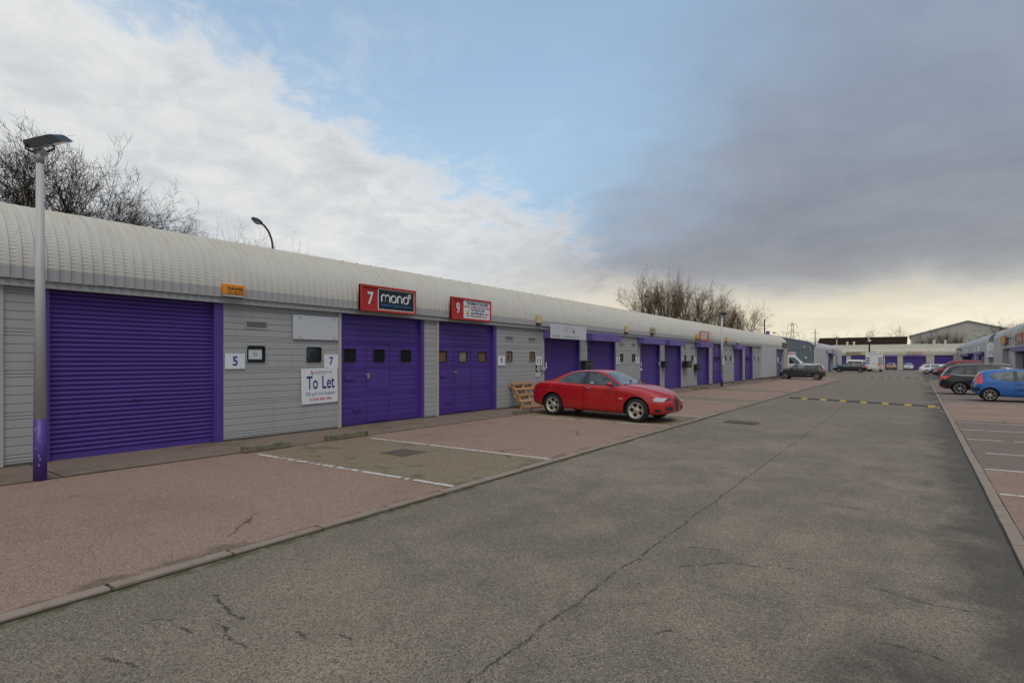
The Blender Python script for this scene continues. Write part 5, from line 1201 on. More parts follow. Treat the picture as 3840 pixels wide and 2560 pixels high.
def settle(t):                                 # stand the vehicle on the fall of the ground
    x, y, _ = t.location; rz = t.rotation_euler.z; gx_ = (gz(x + .5, y) - gz(x - .5, y)); gy_ = (gz(x, y + .5) - gz(x, y - .5)); c_, s_ = math.cos(rz), math.sin(rz)
    t.rotation_euler = (-gx_ * s_ + gy_ * c_, -(gx_ * c_ + gy_ * s_), rz)
class Car:
    def __init__(s, sp):
        s.sp = sp; L = sp['L']; wf = sp.get('warp'); s.wf = wf
        if wf:
            for k in ('top', 'belt', 'bot'): sp[k] = [(wf(a, b_)) for a, b_ in sp[k]]
            for k in ('wid', 'roof'): sp[k] = [(wf(a, 0)[0], b_) for a, b_ in sp[k]]
        s.top = fn1(sp['top']); s.belt = fn1(sp['belt']); s.bot = fn1(sp['bot'], 1); s.wid = fn1(sp['wid']); s.roof = fn1(sp['roof'])
        x0, x1 = sp['top'][0][0], sp['top'][-1][0]
        u = np.linspace(0, 1, sp.get('ns', 96)); xs = x0 + (x1 - x0) * (.5 - .5 * np.cos(math.pi * (u * .86 + .07))) ; xs = x0 + (xs - xs[0]) / (xs[-1] - xs[0]) * (x1 - x0)
        rings = []
        for x in xs:
            zt, zb, zl, w, wr = float(s.top(x)), float(s.bot(x)), float(s.belt(x)), float(s.wid(x)), float(s.roof(x))
            zl = min(zl, zt - .035); hgt = zl - zb
            cr = sp.get('corner', .09); ch = min(cr, (zt - zl) * .5)
            c_ = [(0, zb), (w * .80, zb), (w * .945, zb + .03), (w * .985, zb + .12 * hgt + .02), (w, zb + hgt * .42), (w * .995, zb + hgt * .68), (w * .975, zl - .07 * hgt), (w * .945, zl), (wr + .012, zt - ch), (wr - .02, zt - ch * .45), (wr - .13, zt - .012), (wr * .4, zt - .002), (0, zt)]
            P = sm([(a, b_, 0) for a, b_ in c_], 2); rings.append([(y, z) for y, z, _ in P])
        K = len(rings[0]); mb = MB(); full = 2 * K - 2
        for x, rg in zip(xs, rings):
            mb.v += [(x, -y, z) for y, z in rg] + [(x, y, z) for y, z in rg[-2:0:-1]]
        for j in range(len(xs) - 1):
            for i in range(full): mb.f.append((j * full + i, j * full + (i + 1) % full, (j + 1) * full + (i + 1) % full, (j + 1) * full + i))
        for j in (0, len(xs) - 1):
            b = len(mb.v); mb.v.append((xs[j], 0, sum(z for _, z in rings[j]) / K))
            for i in range(full): mb.f.append((j * full + i, j * full + (i + 1) % full, b))
        s.mb = mb; s.bvh = BVHTree.FromPolygons([Vector(v) for v in mb.v], mb.f)
        s.t = thing(sp['name'], sp['label'], sp['cat'], sp['loc'], sp['rz'])
        settle(s.t)
        cut = MB()
        for ax in (sp['xf'], sp['xr']):
            rr = sp['r'] + sp.get('gap', .045); n = 40
            for sg in (-1, 1):
                ya, yb = (sp['W'] / 2 - .30) * sg, (sp['W'] / 2 + .25) * sg
                cut.prism([(ax + rr * math.cos(2 * math.pi * k / n), sp['r'] + rr * math.sin(2 * math.pi * k / n)) for k in range(n)], lambda a, b_, tt: (a, tt, b_), min(ya, yb), max(ya, yb))
        bo = link('body', mb.mesh('body', sp['m'], True), s.t)
        co = link('cutter', cut.mesh('cutter', 'dark_recess'))
        bm = bmesh.new(); bm.from_mesh(bo.data); bmesh.ops.recalc_face_normals(bm, faces=bm.faces); bm.to_mesh(bo.data); bm.free()
        bm = bmesh.new(); bm.from_mesh(co.data); bmesh.ops.recalc_face_normals(bm, faces=bm.faces); bm.to_mesh(co.data); bm.free()
        md = bo.modifiers.new('arches', 'BOOLEAN'); md.operation = 'DIFFERENCE'; md.solver = 'EXACT'; md.object = co; md.material_mode = 'TRANSFER'
        co.matrix_world = Matrix(); bo.parent = None
        bpy.context.view_layer.update()
        me = bpy.data.meshes.new_from_object(bo.evaluated_get(bpy.context.evaluated_depsgraph_get()))
        bo.modifiers.clear(); bo.data = me; bo.parent = s.t; me.name = 'body'
        bpy.data.objects.remove(co)
        try: me.set_sharp_from_angle(angle=R(38))
        except Exception: pass
        s.body = bo
        ty, ri, di = wheel_meshes(sp['r'], sp.get('tw', .2), sp['rim'], sp.get('style', '5'), sp.get('rimm', 'alloy'))
        tr = sp['W'] / 2 - sp.get('tw', .2) / 2 - .025
        for ax in (sp['xf'], sp['xr']):
            for sg in (-1, 1):
                wo = link('wheel', ty, s.t, (ax, sg * tr, sp['r']), (0, 0, 0 if sg < 0 else math.pi)); link('rim', ri, wo, rot=(0, sp.get('spin', .4) * (1 + ax), 0)); link('brake_disc', di, wo)
    def hit(s, a, b_, ax, sg):
        if ax == 'side': o, d = Vector((a, sg * 3, b_)), Vector((0, -sg, 0))
        elif ax == 'top': o, d = Vector((a, b_, 4)), Vector((0, 0, -1))
        else: o, d = Vector((sg * 6, a, b_)), Vector((-sg, 0, 0))
        h_, nn, _, _ = s.bvh.ray_cast(o, d)
        return None if h_ is None else (h_, -d)
    def patch(s, A, B, ax, m, name, n=18, k=6, off=.005, sg=1, parent=None):
        if s.wf:
            g_ = {'side': lambda q: s.wf(q[0], q[1]), 'top': lambda q: (s.wf(q[0], 0)[0], q[1])}.get(ax, lambda q: (q[0], s.wf(0, q[1])[1])); A = [g_(q) for q in A]; B = [g_(q) for q in B]
        A = resample(A, n); B = resample(B, n); mb = MB(); last = None
        for j in range(k + 1):
            for i in range(n):
                p = A[i] * (1 - j / k) + B[i] * (j / k); r_ = s.hit(p[0], p[1], ax, sg)
                if r_: last = r_[0] + r_[1] * off
                elif last is None: last = Vector((0, 0, .5))
                else:
                    if ax == 'side': last = Vector((p[0], last.y, p[1]))
                    elif ax == 'top': last = Vector((p[0], p[1], last.z))
                    else: last = Vector((last.x, p[0], p[1]))
                mb.v.append(tuple(last))
        for j in range(k):
            for i in range(n - 1): mb.f.append((j * n + i, j * n + i + 1, (j + 1) * n + i + 1, (j + 1) * n + i))
        return link(name, mb.mesh(name, m, True), parent or s.t)
    def both(s, A, B, m, name, **k):
        for sg in (-1, 1): s.patch(A, B, 'side', m, name, sg=sg, **k)
    def line(s, P, w, m, name, ax='side', off=.003, sides=(-1, 1), n=24):
        P = np.array(P, float); A = []; B = []
        for i in range(len(P)):
            t = P[min(i + 1, len(P) - 1)] - P[max(i - 1, 0)]; t = t / np.hypot(*t); q = np.array([-t[1], t[0]]) * w / 2; A.append(P[i] + q); B.append(P[i] - q)
        for sg in sides: s.patch(A, B, ax, m, name, n, 1, off, sg)
    def mirror(s, x, z, m, y=None, k=1.0):
        if s.wf: x, z = s.wf(x, z)
        y = y or s.sp['W'] / 2
        for sg in (-1, 1):
            mb = MB(); n = 12
            for j, (dy, rr) in enumerate(((-.02, .02), (.03, .055), (.09, .075), (.15, .07), (.19, .03))): pass
            mb.tube([(x, sg * (y - .08 + q * k), z + q * .05) for q in (0, .06, .10, .16, .21, .24)], [.02, .025, .055 * k, .072 * k, .062 * k, .02], 12)
            mb.v = [(x + (vx - x) * 1.15, vy, z + (vz - z) * .85) for vx, vy, vz in mb.v]; link('wing_mirror', mb.mesh('wing_mirror', m, True), s.t)
    def handle(s, x, z, m='metal', L=.17):
        if s.wf: x, z = s.wf(x, z)
        for sg in (-1, 1):
            r_ = s.hit(x, z, 'side', sg)
            if not r_: continue
            y = r_[0].y; mb = MB(); mb.tube([(x - L / 2, y, z + .004), (x - L / 2 + .02, y + sg * .03, z + .004), (x + L / 2 - .02, y + sg * .03, z - .004), (x + L / 2, y, z - .004)], .012, 6); link('door_handle', mb.mesh('door_handle', m, True), s.t)
    def plate(s, z0, z1, w, sg, m, txt=None, off=.02):
        r_ = s.hit(0, (z0 + z1) / 2, 'end', sg)
        if not r_: return
        x = r_[0].x + sg * off; mb = MB(); mb.box(min(x, x + sg * .006), max(x, x + sg * .006), -w / 2, w / 2, z0, z1); p_ = link('number_plate', mb.mesh('number_plate', m), s.t)
    def rub(s, A, B, ax, name, **k): return s.patch(A, B, ax, 'black_plastic', name, **k)
def carpos(x, y): return (x, y, gz(x, y) + .02)

# ---- red saloon ---------------------------------------------------------------------------------
c = Car(dict(name='saloon_car', label='red four-door saloon parked nose to the road before the open pallet', cat='car', loc=carpos(-7.36, 15.15), rz=R(-1.0), m='car_red', L=4.43, W=1.745, r=.318, rim=.222, tw=.205, xf=1.30, xr=-1.295, style='holes', rimm='alloy_brown', ns=110, gap=.05, warp=lambda x, z: (x if abs(x) < 1.3 else math.copysign(1.3 + (abs(x) - 1.3) * .89, x), z if z < .95 else .95 + (z - .95) * .86),
    top=[(-2.215, .62), (-2.20, .80), (-2.14, .935), (-1.95, .985), (-1.72, 1.005), (-1.52, 1.05), (-1.30, 1.165), (-1.05, 1.29), (-.80, 1.365), (-.45, 1.408), (-.15, 1.418), (.05, 1.405), (.24, 1.35), (.55, 1.185), (.82, 1.035), (.98, .99), (1.30, .955), (1.62, .895), (1.95, .81), (2.10, .745), (2.19, .66), (2.215, .50)],
    belt=[(-2.2, .66), (-2.1, .88), (-1.6, .955), (-.8, .945), (.3, .915), (1.1, .885), (1.6, .80), (2.0, .69), (2.2, .52)],
    bot=[(-2.215, .36), (-2.0, .27), (-1.6, .22), (0, .185), (1.6, .19), (2.05, .22), (2.215, .30)],
    wid=[(-2.215, .60), (-2.15, .74), (-1.9, .835), (-1.4, .868), (0, .8725), (1.3, .868), (1.75, .82), (2.05, .70), (2.18, .52), (2.215, .34)],
    roof=[(-2.215, .48), (-1.9, .60), (-1.6, .60), (-1.0, .545), (-.3, .565), (.3, .57), (.8, .64), (1.7, .62), (2.215, .28)]))
c.both([(-1.08, .985), (-.7, .977), (-.34, .967)], [(-1.11, 1.03), (-.98, 1.15), (-.80, 1.245), (-.58, 1.31), (-.34, 1.338)], 'car_glass', 'side_window', n=26)
c.both([(-.20, .963), (.25, .948), (.70, .932)], [(-.20, 1.338), (.0, 1.322), (.24, 1.245), (.48, 1.11), (.72, .952)], 'car_glass', 'side_window', n=26)
c.both([(-.345, .966), (-.195, .963)], [(-.345, 1.338), (-.195, 1.338)], 'black_plastic', 'door_pillar', n=4)
c.line([(-1.14, .988), (-.6, .968), (.1, .948), (.78, .925)], .016, 'black_plastic', 'window_seal'); c.line([(-1.12, .99), (-1.125, 1.04), (-.99, 1.165), (-.81, 1.262), (-.58, 1.328), (-.27, 1.354), (.01, 1.338), (.26, 1.26), (.50, 1.122), (.76, .935)], .018, 'black_plastic', 'window_seal', n=40)
c.line([(-.27, .958), (-.27, .6), (-.25, .27)], .010, 'dark_recess', 'door_seam'); c.line([(.76, .92), (.77, .6), (.74, .27), (-.2, .245)], .010, 'dark_recess', 'door_seam'); c.line([(-1.18, 1.0), (-1.14, .86), (-.86, .5)], .008, 'dark_recess', 'door_seam')
c.line([(-1.9, .80), (-.9, .79), (.0, .765), (.9, .735), (1.6, .66)], .014, 'car_crimson', 'crease_shade'); c.line([(-.95, .30), (0, .265), (.95, .262)], .028, 'car_red', 'sill_strip', off=.016)  # darker red strip paints the shade line of a body crease
c.patch([(.86, -.66), (.95, -.35), (.98, 0), (.95, .35), (.86, .66)], [(.25, -.50), (.22, 0), (.25, .50)], 'top', 'car_glass_pale', 'windscreen', n=26, k=12, off=.006)
c.patch([(-1.54, -.55), (-1.58, 0), (-1.54, .55)], [(-1.02, -.46), (-.98, 0), (-1.02, .46)], 'top', 'car_glass', 'rear_window', n=22, k=10, off=.006)
c.line([(.88, -.66), (.97, -.35), (1.0, 0), (.97, .35), (.88, .66)], .05, 'black_plastic', 'wiper_cowl', 'top', sides=(1,))
for yy in (-.35, .2):
    mb = MB(); mb.tube([(.94, yy, 1.01), (.80, yy + .22, 1.06), (.78, yy + .42, 1.06)], .009, 5); link('wiper', mb.mesh('wiper', 'black_plastic'), c.t)
c.line([(.95, .70), (1.7, .62), (2.0, .45), (2.14, .22)], .009, 'dark_recess', 'bonnet_seam', 'top', sides=(1,)); c.line([(.95, -.70), (1.7, -.62), (2.0, -.45), (2.14, -.22)], .009, 'dark_recess', 'bonnet_seam', 'top', sides=(1,))
for sg in (-1, 1): c.patch([(1.83, .575), (1.98, .57), (2.09, .575)], [(1.80, .64), (1.9, .685), (2.10, .655)], 'side', 'lamp_lens', 'headlight', sg=sg, off=.006); c.patch([(2.095, .595), (2.155, .60)], [(2.10, .655), (2.155, .64)], 'side', 'black_plastic', 'headlight_surround', sg=sg, n=6)
for sg in (-1, 1): c.patch([(-.62 * sg, .36), (-.30 * sg, .33)], [(-.60 * sg, .44), (-.30 * sg, .43)], 'end', 'black_plastic', 'air_intake', off=.008); c.patch([(1.86, .30), (2.0, .29)], [(1.86, .37), (2.02, .375)], 'side', 'dark_recess', 'fog_lamp', sg=sg, n=8)
c.patch([(-.14, .66), (0, .675), (.14, .66)], [(-.03, .30), (0, .29), (.03, .30)], 'end', 'black_plastic', 'grille', off=.012)
for k in range(6):
    z = .36 + k * .052; w = .03 + .105 * (z - .30) / .36; c.line([(-w, z), (w, z)], .012, 'metal', 'grille_bar', 'end', .02, (1,), 6)
c.line([(-.145, .665), (-.10, .50), (-.03, .29), (.03, .29), (.10, .50), (.145, .665)], .022, 'metal', 'grille_frame', 'end', .02, (1,)); c.patch([(-.045, .64), (.045, .64)], [(-.045, .72), (.045, .72)], 'end', 'metal', 'badge', n=6, k=3, off=.022)
for sg in (-1, 1): c.patch([(-2.02, .70), (-2.19, .70)], [(-2.02, .80), (-2.19, .81)], 'side', 'tail_lens', 'tail_light', sg=sg, n=8); 
c.patch([(-.70, .70), (-.25, .70)], [(-.68, .80), (-.25, .80)], 'end', 'tail_lens', 'tail_light', sg=-1); c.patch([(.70, .70), (.25, .70)], [(.68, .80), (.25, .80)], 'end', 'tail_lens', 'tail_light', sg=-1)
c.handle(-.13, .85); c.mirror(.58, .985, 'car_red'); c.plate(.48, .59, .5, -1, 'yellow_paint')
for sg in (-1, 1): c.patch([(.82, .60), (.93, .60)], [(.82, .62), (.93, .62)], 'side', 'light_plastic', 'side_repeater', sg=sg, n=5); c.patch([(-.08, .985), (.0, .985)], [(-.08, 1.015), (.0, 1.015)], 'side', 'light_plastic', 'window_sticker', sg=sg, n=4, off=.008)
# ---- blue hatchback -----------------------------------------------------------------------------
c = Car(dict(name='hatchback_car', label='bright blue three-door hatchback with tall red tail lights, rear to the road', cat='car', warp=lambda x, z: (x, z if z < .5 else .5 + (z - .5) * .93), loc=carpos(3.76, 32.75), rz=0, m='car_blue', L=3.43, W=1.63, r=.287, rim=.205, tw=.175, xf=1.17, xr=-1.17, style='7', rimm='alloy',
    top=[(-1.73, .55), (-1.715, .78), (-1.66, .98), (-1.52, 1.25), (-1.40, 1.37), (-1.1, 1.435), (-.5, 1.47), (0, 1.465), (.4, 1.42), (.75, 1.27), (1.05, 1.10), (1.30, .96), (1.55, .82), (1.68, .65), (1.70, .45)],
    belt=[(-1.73, .58), (-1.5, .93), (-1, .95), (0, .90), (.8, .86), (1.3, .78), (1.7, .5)], bot=[(-1.73, .40), (-1.5, .25), (0, .19), (1.4, .2), (1.7, .3)],
    wid=[(-1.73, .56), (-1.66, .70), (-1.45, .79), (-1, .815), (0, .815), (1, .80), (1.4, .72), (1.7, .40)], roof=[(-1.73, .48), (-1.4, .52), (-.8, .52), (.4, .53), (1, .58), (1.7, .3)]))
c.both([(-1.15, 1.12), (-.98, .98), (-.4, .935)], [(-1.17, 1.14), (-1.0, 1.29), (-.4, 1.37)], 'car_glass_pale', 'side_window', n=22); c.both([(-.25, .93), (.75, .885)], [(-.27, 1.37), (.3, 1.35), (.8, 1.05)], 'car_glass_pale', 'side_window', n=22); c.both([(-.4, .935), (-.25, .93)], [(-.4, 1.37), (-.27, 1.37)], 'black_plastic', 'door_pillar', n=4)
c.line([(-1.2, 1.13), (-1.0, .965), (-.4, .915), (.8, .865)], .02, 'black_plastic', 'window_seal'); c.line([(-.34, .92), (-.36, .6), (-.34, .28)], .009, 'dark_recess', 'door_seam'); c.line([(-.28, .52), (.7, .50)], .05, 'black_plastic', 'rubbing_strip', off=.012); c.line([(-.85, .26), (.85, .24)], .022, 'car_blue', 'sill_strip', off=.012)
c.both([(-1.70, .82), (-1.56, .80), (-1.42, .79)], [(-1.50, 1.26), (-1.44, 1.28), (-1.40, 1.29)], 'tail_lens', 'tail_light', n=10); c.patch([(-.52, .93), (.52, .93)], [(-.46, 1.30), (.46, 1.30)], 'end', 'car_glass', 'rear_window', sg=-1, off=.012); c.rub([(-.60, .42), (.60, .42)], [(-.60, .58), (.60, .58)], 'end', 'rear_bumper', sg=-1, off=.015); c.both([(-1.70, .45), (-1.50, .45)], [(-1.70, .60), (-1.50, .60)], 'black_plastic', 'rear_bumper', n=8)
c.plate(.64, .75, .5, -1, 'yellow_paint'); c.handle(-.20, .80, 'car_blue'); c.mirror(.72, .98, 'car_blue'); c.patch([(1.04, -.62), (1.14, 0), (1.04, .62)], [(.52, -.48), (.48, 0), (.52, .48)], 'top', 'car_glass_pale', 'windscreen', n=20, k=10)
for sg in (-1, 1): c.patch([(1.35, .62), (1.6, .6)], [(1.3, .78), (1.55, .74)], 'side', 'lamp_lens', 'headlight', sg=sg)
# ---- black people carrier -----------------------------------------------------------------------
c = Car(dict(name='people_carrier', label='black people carrier with silver roof rails and chrome waist line, rear to the road', cat='car', warp=lambda x, z: (x, z if z < .6 else .6 + (z - .6) * .95), loc=carpos(3.28, 38.85), rz=0, m='car_black', L=4.52, W=1.83, r=.325, rim=.235, tw=.21, xf=1.37, xr=-1.42, style='7', rimm='alloy',
    top=[(-2.26, .55), (-2.24, .78), (-2.17, 1.02), (-2.0, 1.30), (-1.80, 1.52), (-1.55, 1.585), (-.8, 1.62), (0, 1.62), (.5, 1.575), (1.0, 1.36), (1.4, 1.15), (1.62, 1.03), (1.95, .92), (2.18, .76), (2.26, .5)],
    belt=[(-2.26, .6), (-2.1, .98), (-1.5, 1.02), (0, .99), (1.2, .93), (1.8, .82), (2.26, .52)], bot=[(-2.26, .40), (-2.0, .27), (0, .2), (1.9, .2), (2.26, .3)],
    wid=[(-2.26, .62), (-2.15, .78), (-1.9, .87), (-1.4, .912), (0, .915), (1.3, .90), (1.85, .82), (2.26, .42)], roof=[(-2.26, .52), (-1.8, .60), (0, .61), (.6, .61), (1.4, .66), (2.26, .3)]))
c.both([(-1.83, 1.10), (-1.25, 1.06)], [(-1.78, 1.20), (-1.60, 1.42), (-1.22, 1.50)], 'car_glass', 'side_window'); c.both([(-1.12, 1.055), (.0, 1.02)], [(-1.12, 1.505), (-.05, 1.515)], 'car_glass', 'side_window'); c.both([(.12, 1.02), (1.05, .985)], [(.08, 1.51), (.5, 1.47), (1.1, 1.12)], 'car_glass_pale', 'side_window')
c.line([(-1.95, 1.10), (-1.4, 1.04), (0, .995), (1.15, .955)], .024, 'metal', 'waist_trim', off=.012); c.line([(-1.18, 1.0), (-1.2, .6), (-.95, .3)], .009, 'dark_recess', 'door_seam'); c.line([(.06, .98), (.05, .3)], .009, 'dark_recess', 'door_seam')
c.both([(-2.235, .80), (-2.0, .80), (-1.9, .97)], [(-2.20, .96), (-2.0, 1.0), (-1.72, .995)], 'tail_lens', 'tail_light', n=12); c.patch([(-.80, .84), (-.40, .84)], [(-.76, .98), (-.40, .98)], 'end', 'tail_lens', 'tail_light', sg=-1); c.patch([(.80, .84), (.40, .84)], [(.76, .98), (.40, .98)], 'end', 'tail_lens', 'tail_light', sg=-1)
c.patch([(-.66, 1.06), (.66, 1.06)], [(-.56, 1.44), (.56, 1.44)], 'end', 'car_glass_pale', 'rear_window', sg=-1, off=.012); c.plate(.60, .71, .5, -1, 'yellow_paint'); c.both([(-2.20, .40), (-2.05, .40)], [(-2.20, .44), (-2.05, .44)], 'tail_lens', 'reflector', n=4); c.handle(-.9, .86, 'car_black'); c.handle(.2, .85, 'car_black'); c.mirror(.98, 1.08, 'car_black')
for sg in (-1, 1):
    mb = MB(); mb.tube([(-1.60, sg * .60, 1.51), (-1.45, sg * .605, 1.59), (-.6, sg * .61, 1.625), (.15, sg * .61, 1.615), (.55, sg * .61, 1.55), (.7, sg * .61, 1.49)], [.016, .022, .022, .022, .022, .014], 8); link('roof_rail', mb.mesh('roof_rail', 'metal', True), c.t)
c.patch([(1.38, -.70), (1.48, 0), (1.38, .70)], [(.62, -.55), (.58, 0), (.62, .55)], 'top', 'car_glass_pale', 'windscreen', n=20, k=10)
# ---- black small hatchback with white roof ------------------------------------------------------
c = Car(dict(name='hatchback_car', label='matt black small hatchback with a white roof parked nose to the wall', cat='car', loc=carpos(-8.28, 56.4), rz=math.pi, m='car_matt_black', L=3.65, W=1.69, r=.305, rim=.225, tw=.19, xf=1.235, xr=-1.232, style='8', rimm='alloy', corner=.07,
    top=[(-1.82, .5), (-1.80, .80), (-1.72, .95), (-1.50, 1.32), (-1.40, 1.385), (-.9, 1.405), (0, 1.405), (.35, 1.39), (.55, 1.28), (.85, 1.02), (1.05, .985), (1.45, .90), (1.70, .78), (1.80, .6), (1.82, .45)],
    belt=[(-1.82, .55), (-1.6, .90), (-.8, .92), (.5, .90), (1.1, .88), (1.6, .76), (1.82, .5)], bot=[(-1.82, .34), (-1.5, .22), (0, .17), (1.5, .19), (1.82, .3)],
    wid=[(-1.82, .58), (-1.7, .74), (-1.4, .83), (-.8, .845), (.9, .845), (1.4, .80), (1.7, .66), (1.82, .44)], roof=[(-1.82, .5), (-1.4, .60), (.4, .61), (.9, .66), (1.82, .35)]))
c.both([(-1.48, .965), (-.42, .955)], [(-1.30, 1.27), (-.40, 1.275)], 'car_glass', 'side_window'); c.both([(-.34, .955), (.75, .945)], [(-.33, 1.275), (.24, 1.27), (.76, .99)], 'car_glass_pale', 'side_window')
c.patch([(-1.43, -.58), (-1.45, 0), (-1.43, .58)], [(.33, -.58), (.37, 0), (.33, .58)], 'top', 'car_white', 'roof_panel', n=14, k=14, off=.012); c.line([(-1.44, 1.325), (.30, 1.33)], .085, 'car_white', 'roof_edge', off=.012)
c.patch([(.86, -.60), (.92, 0), (.86, .60)], [(.50, -.55), (.46, 0), (.50, .55)], 'top', 'car_glass_pale', 'windscreen', n=18, k=8); c.patch([(-.55, .98), (.55, .98)], [(-.52, 1.28), (.52, 1.28)], 'end', 'car_glass', 'rear_window', sg=-1, off=.012)
c.both([(-1.76, .72), (-1.66, .72)], [(-1.74, .92), (-1.66, .94)], 'tail_lens', 'tail_light', n=6); c.both([(1.50, .66), (1.68, .64)], [(1.46, .80), (1.62, .78)], 'lamp_lens', 'headlight', n=8); c.line([(-.36, .94), (-.38, .3)], .009, 'dark_recess', 'door_seam'); c.handle(-.22, .84, 'metal'); c.mirror(.68, 1.0, 'car_matt_black'); c.plate(.52, .63, .5, -1, 'yellow_paint'); c.line([(-.75, .40), (-.5, .39)], .05, 'grey_print', 'lettering', n=6)
mb = MB(); mb.tube([(-1.2, 0, 1.40), (-1.28, 0, 1.62)], .008, 5); link('aerial', mb.mesh('aerial', 'black_plastic'), c.t)
# ---- black five-door hatchback --------------------------------------------------------------------
c = Car(dict(name='hatchback_car', label='glossy black five-door hatchback with red tail light beside the white box truck', cat='car', loc=carpos(-8.05, 98.4), rz=math.pi, m='car_black', L=4.36, W=1.82, r=.325, rim=.228, tw=.2, xf=1.30, xr=-1.35, style='5', rimm='alloy',
    top=[(-2.18, .5), (-2.15, .80), (-2.02, 1.02), (-1.6, 1.27), (-1.3, 1.38), (-.7, 1.465), (-.1, 1.475), (.35, 1.43), (.9, 1.20), (1.3, 1.01), (1.7, .90), (2.0, .77), (2.15, .6), (2.18, .45)],
    belt=[(-2.18, .55), (-1.9, .96), (-1, .98), (.5, .94), (1.3, .87), (1.9, .72), (2.18, .5)], bot=[(-2.18, .36), (-1.8, .24), (0, .19), (1.8, .2), (2.18, .3)],
    wid=[(-2.18, .6), (-2.05, .76), (-1.7, .88), (-1, .91), (1, .90), (1.6, .84), (2.0, .68), (2.18, .4)], roof=[(-2.18, .46), (-1.6, .54), (0, .58), (.6, .58), (1.2, .64), (2.18, .3)]))
c.both([(-1.5, 1.10), (-.7, 1.0), (-.15, .99)], [(-1.5, 1.13), (-1.05, 1.29), (-.15, 1.385)], 'car_glass_pale', 'side_window'); c.both([(-.05, .985), (1.1, .95)], [(-.05, 1.385), (.35, 1.35), (1.05, 1.02)], 'car_glass_pale', 'side_window'); c.line([(-1.55, 1.06), (-.7, .965), (1.15, .925)], .02, 'metal', 'waist_trim', off=.01)
c.both([(-2.10, .80), (-1.75, .84)], [(-2.03, .99), (-1.62, 1.0)], 'tail_lens', 'tail_light', n=8); c.patch([(.70, .82), (.35, .82)], [(.66, .95), (.35, .95)], 'end', 'tail_lens', 'tail_light', sg=-1, n=8); c.patch([(-.70, .82), (-.35, .82)], [(-.66, .95), (-.35, .95)], 'end', 'tail_lens', 'tail_light', sg=-1, n=8); c.both([(1.7, .68), (2.0, .62)], [(1.55, .80), (1.9, .74)], 'lamp_lens', 'headlight', n=8); c.mirror(.98, 1.0, 'car_black'); c.plate(.55, .66, .5, -1, 'yellow_paint')
c.patch([(1.2, -.66), (1.3, 0), (1.2, .66)], [(.45, -.52), (.4, 0), (.45, .52)], 'top', 'car_glass_pale', 'windscreen', n=14, k=8); c.patch([(-1.95, -.55), (-1.98, 0), (-1.95, .55)], [(-1.4, -.5), (-1.36, 0), (-1.4, .5)], 'top', 'car_glass', 'rear_window', n=14, k=8)
# ---- silver saloon and gold estate at the end -----------------------------------------------------
S_TOP = [(-2.2, .5), (-2.15, .85), (-1.9, .98), (-1.5, 1.03), (-.9, 1.33), (-.4, 1.41), (.1, 1.42), (.5, 1.36), (1.1, 1.03), (1.3, .98), (1.8, .88), (2.1, .74), (2.2, .48)]
S_BELT = [(-2.2, .58), (-2.0, .88), (-1, .94), (.5, .92), (1.3, .88), (1.9, .74), (2.2, .5)]
S_BOT = [(-2.2, .35), (-1.8, .24), (0, .19), (1.8, .2), (2.2, .3)]; S_WID = [(-2.2, .64), (-2.1, .78), (-1.6, .86), (0, .87), (1.5, .85), (1.95, .78), (2.12, .66), (2.2, .5)]; S_ROOF = [(-2.2, .5), (-1.4, .6), (0, .57), (.6, .58), (1.2, .66), (2.2, .42)]
c = Car(dict(name='saloon_car', label='silver saloon facing down the road before the end terrace', cat='car', loc=carpos(-1.28, 140.6), rz=R(-90), m='car_silver', L=4.4, W=1.74, r=.31, rim=.21, xf=1.33, xr=-1.3, style='5', ns=60, top=S_TOP, belt=S_BELT, bot=S_BOT, wid=S_WID, roof=S_ROOF))
c.patch([(1.15, -.66), (1.25, 0), (1.15, .66)], [(.52, -.5), (.48, 0), (.52, .5)], 'top', 'car_glass_pale', 'windscreen', n=16, k=8, off=.012); c.both([(-1.2, .97), (1.0, .93)], [(-1.0, 1.2), (-.4, 1.33), (.3, 1.32), (1.0, .95)], 'car_glass', 'side_window')
for sg in (-1, 1): c.patch([(.72 * sg, .60), (.42 * sg, .60)], [(.70 * sg, .74), (.40 * sg, .72)], 'end', 'lamp_lens', 'headlight', n=6, off=.02)
for sg in (-1, 1): c.patch([(.34 * sg, .62), (.05 * sg, .62)], [(.34 * sg, .70), (.05 * sg, .70)], 'end', 'black_plastic', 'grille', n=6, off=.02)
c.rub([(-.4, .30), (.4, .30)], [(-.42, .38), (.42, .38)], 'end', 'air_intake', off=.02); c.plate(.42, .52, .5, 1, 'white_board'); c.mirror(.95, 1.0, 'car_silver')
c = Car(dict(name='estate_car', label='gold-brown estate car with its rear to the road before the end terrace', cat='car', loc=carpos(-4.1, 139.0), rz=R(90), m='car_gold', L=4.5, W=1.74, r=.31, rim=.21, xf=1.33, xr=-1.3, style='5', ns=60,
    top=[(-2.2, .5), (-2.17, .9), (-2.05, 1.05), (-1.85, 1.36), (-1.4, 1.41), (.1, 1.43), (.5, 1.37), (1.1, 1.03), (1.3, .98), (1.8, .88), (2.1, .74), (2.2, .48)], belt=S_BELT, bot=S_BOT, wid=S_WID, roof=S_ROOF))
c.patch([(-.58, .99), (.58, .99)], [(-.47, 1.31), (.47, 1.31)], 'end', 'car_glass', 'rear_window', sg=-1, off=.015); c.plate(.66, .78, .62, -1, 'yellow_paint')
for sg in (-1, 1): c.patch([(.74 * sg, .68), (.46 * sg, .68)], [(.72 * sg, .90), (.48 * sg, .88)], 'end', 'tail_lens', 'tail_light', sg=-1, n=6, off=.015)
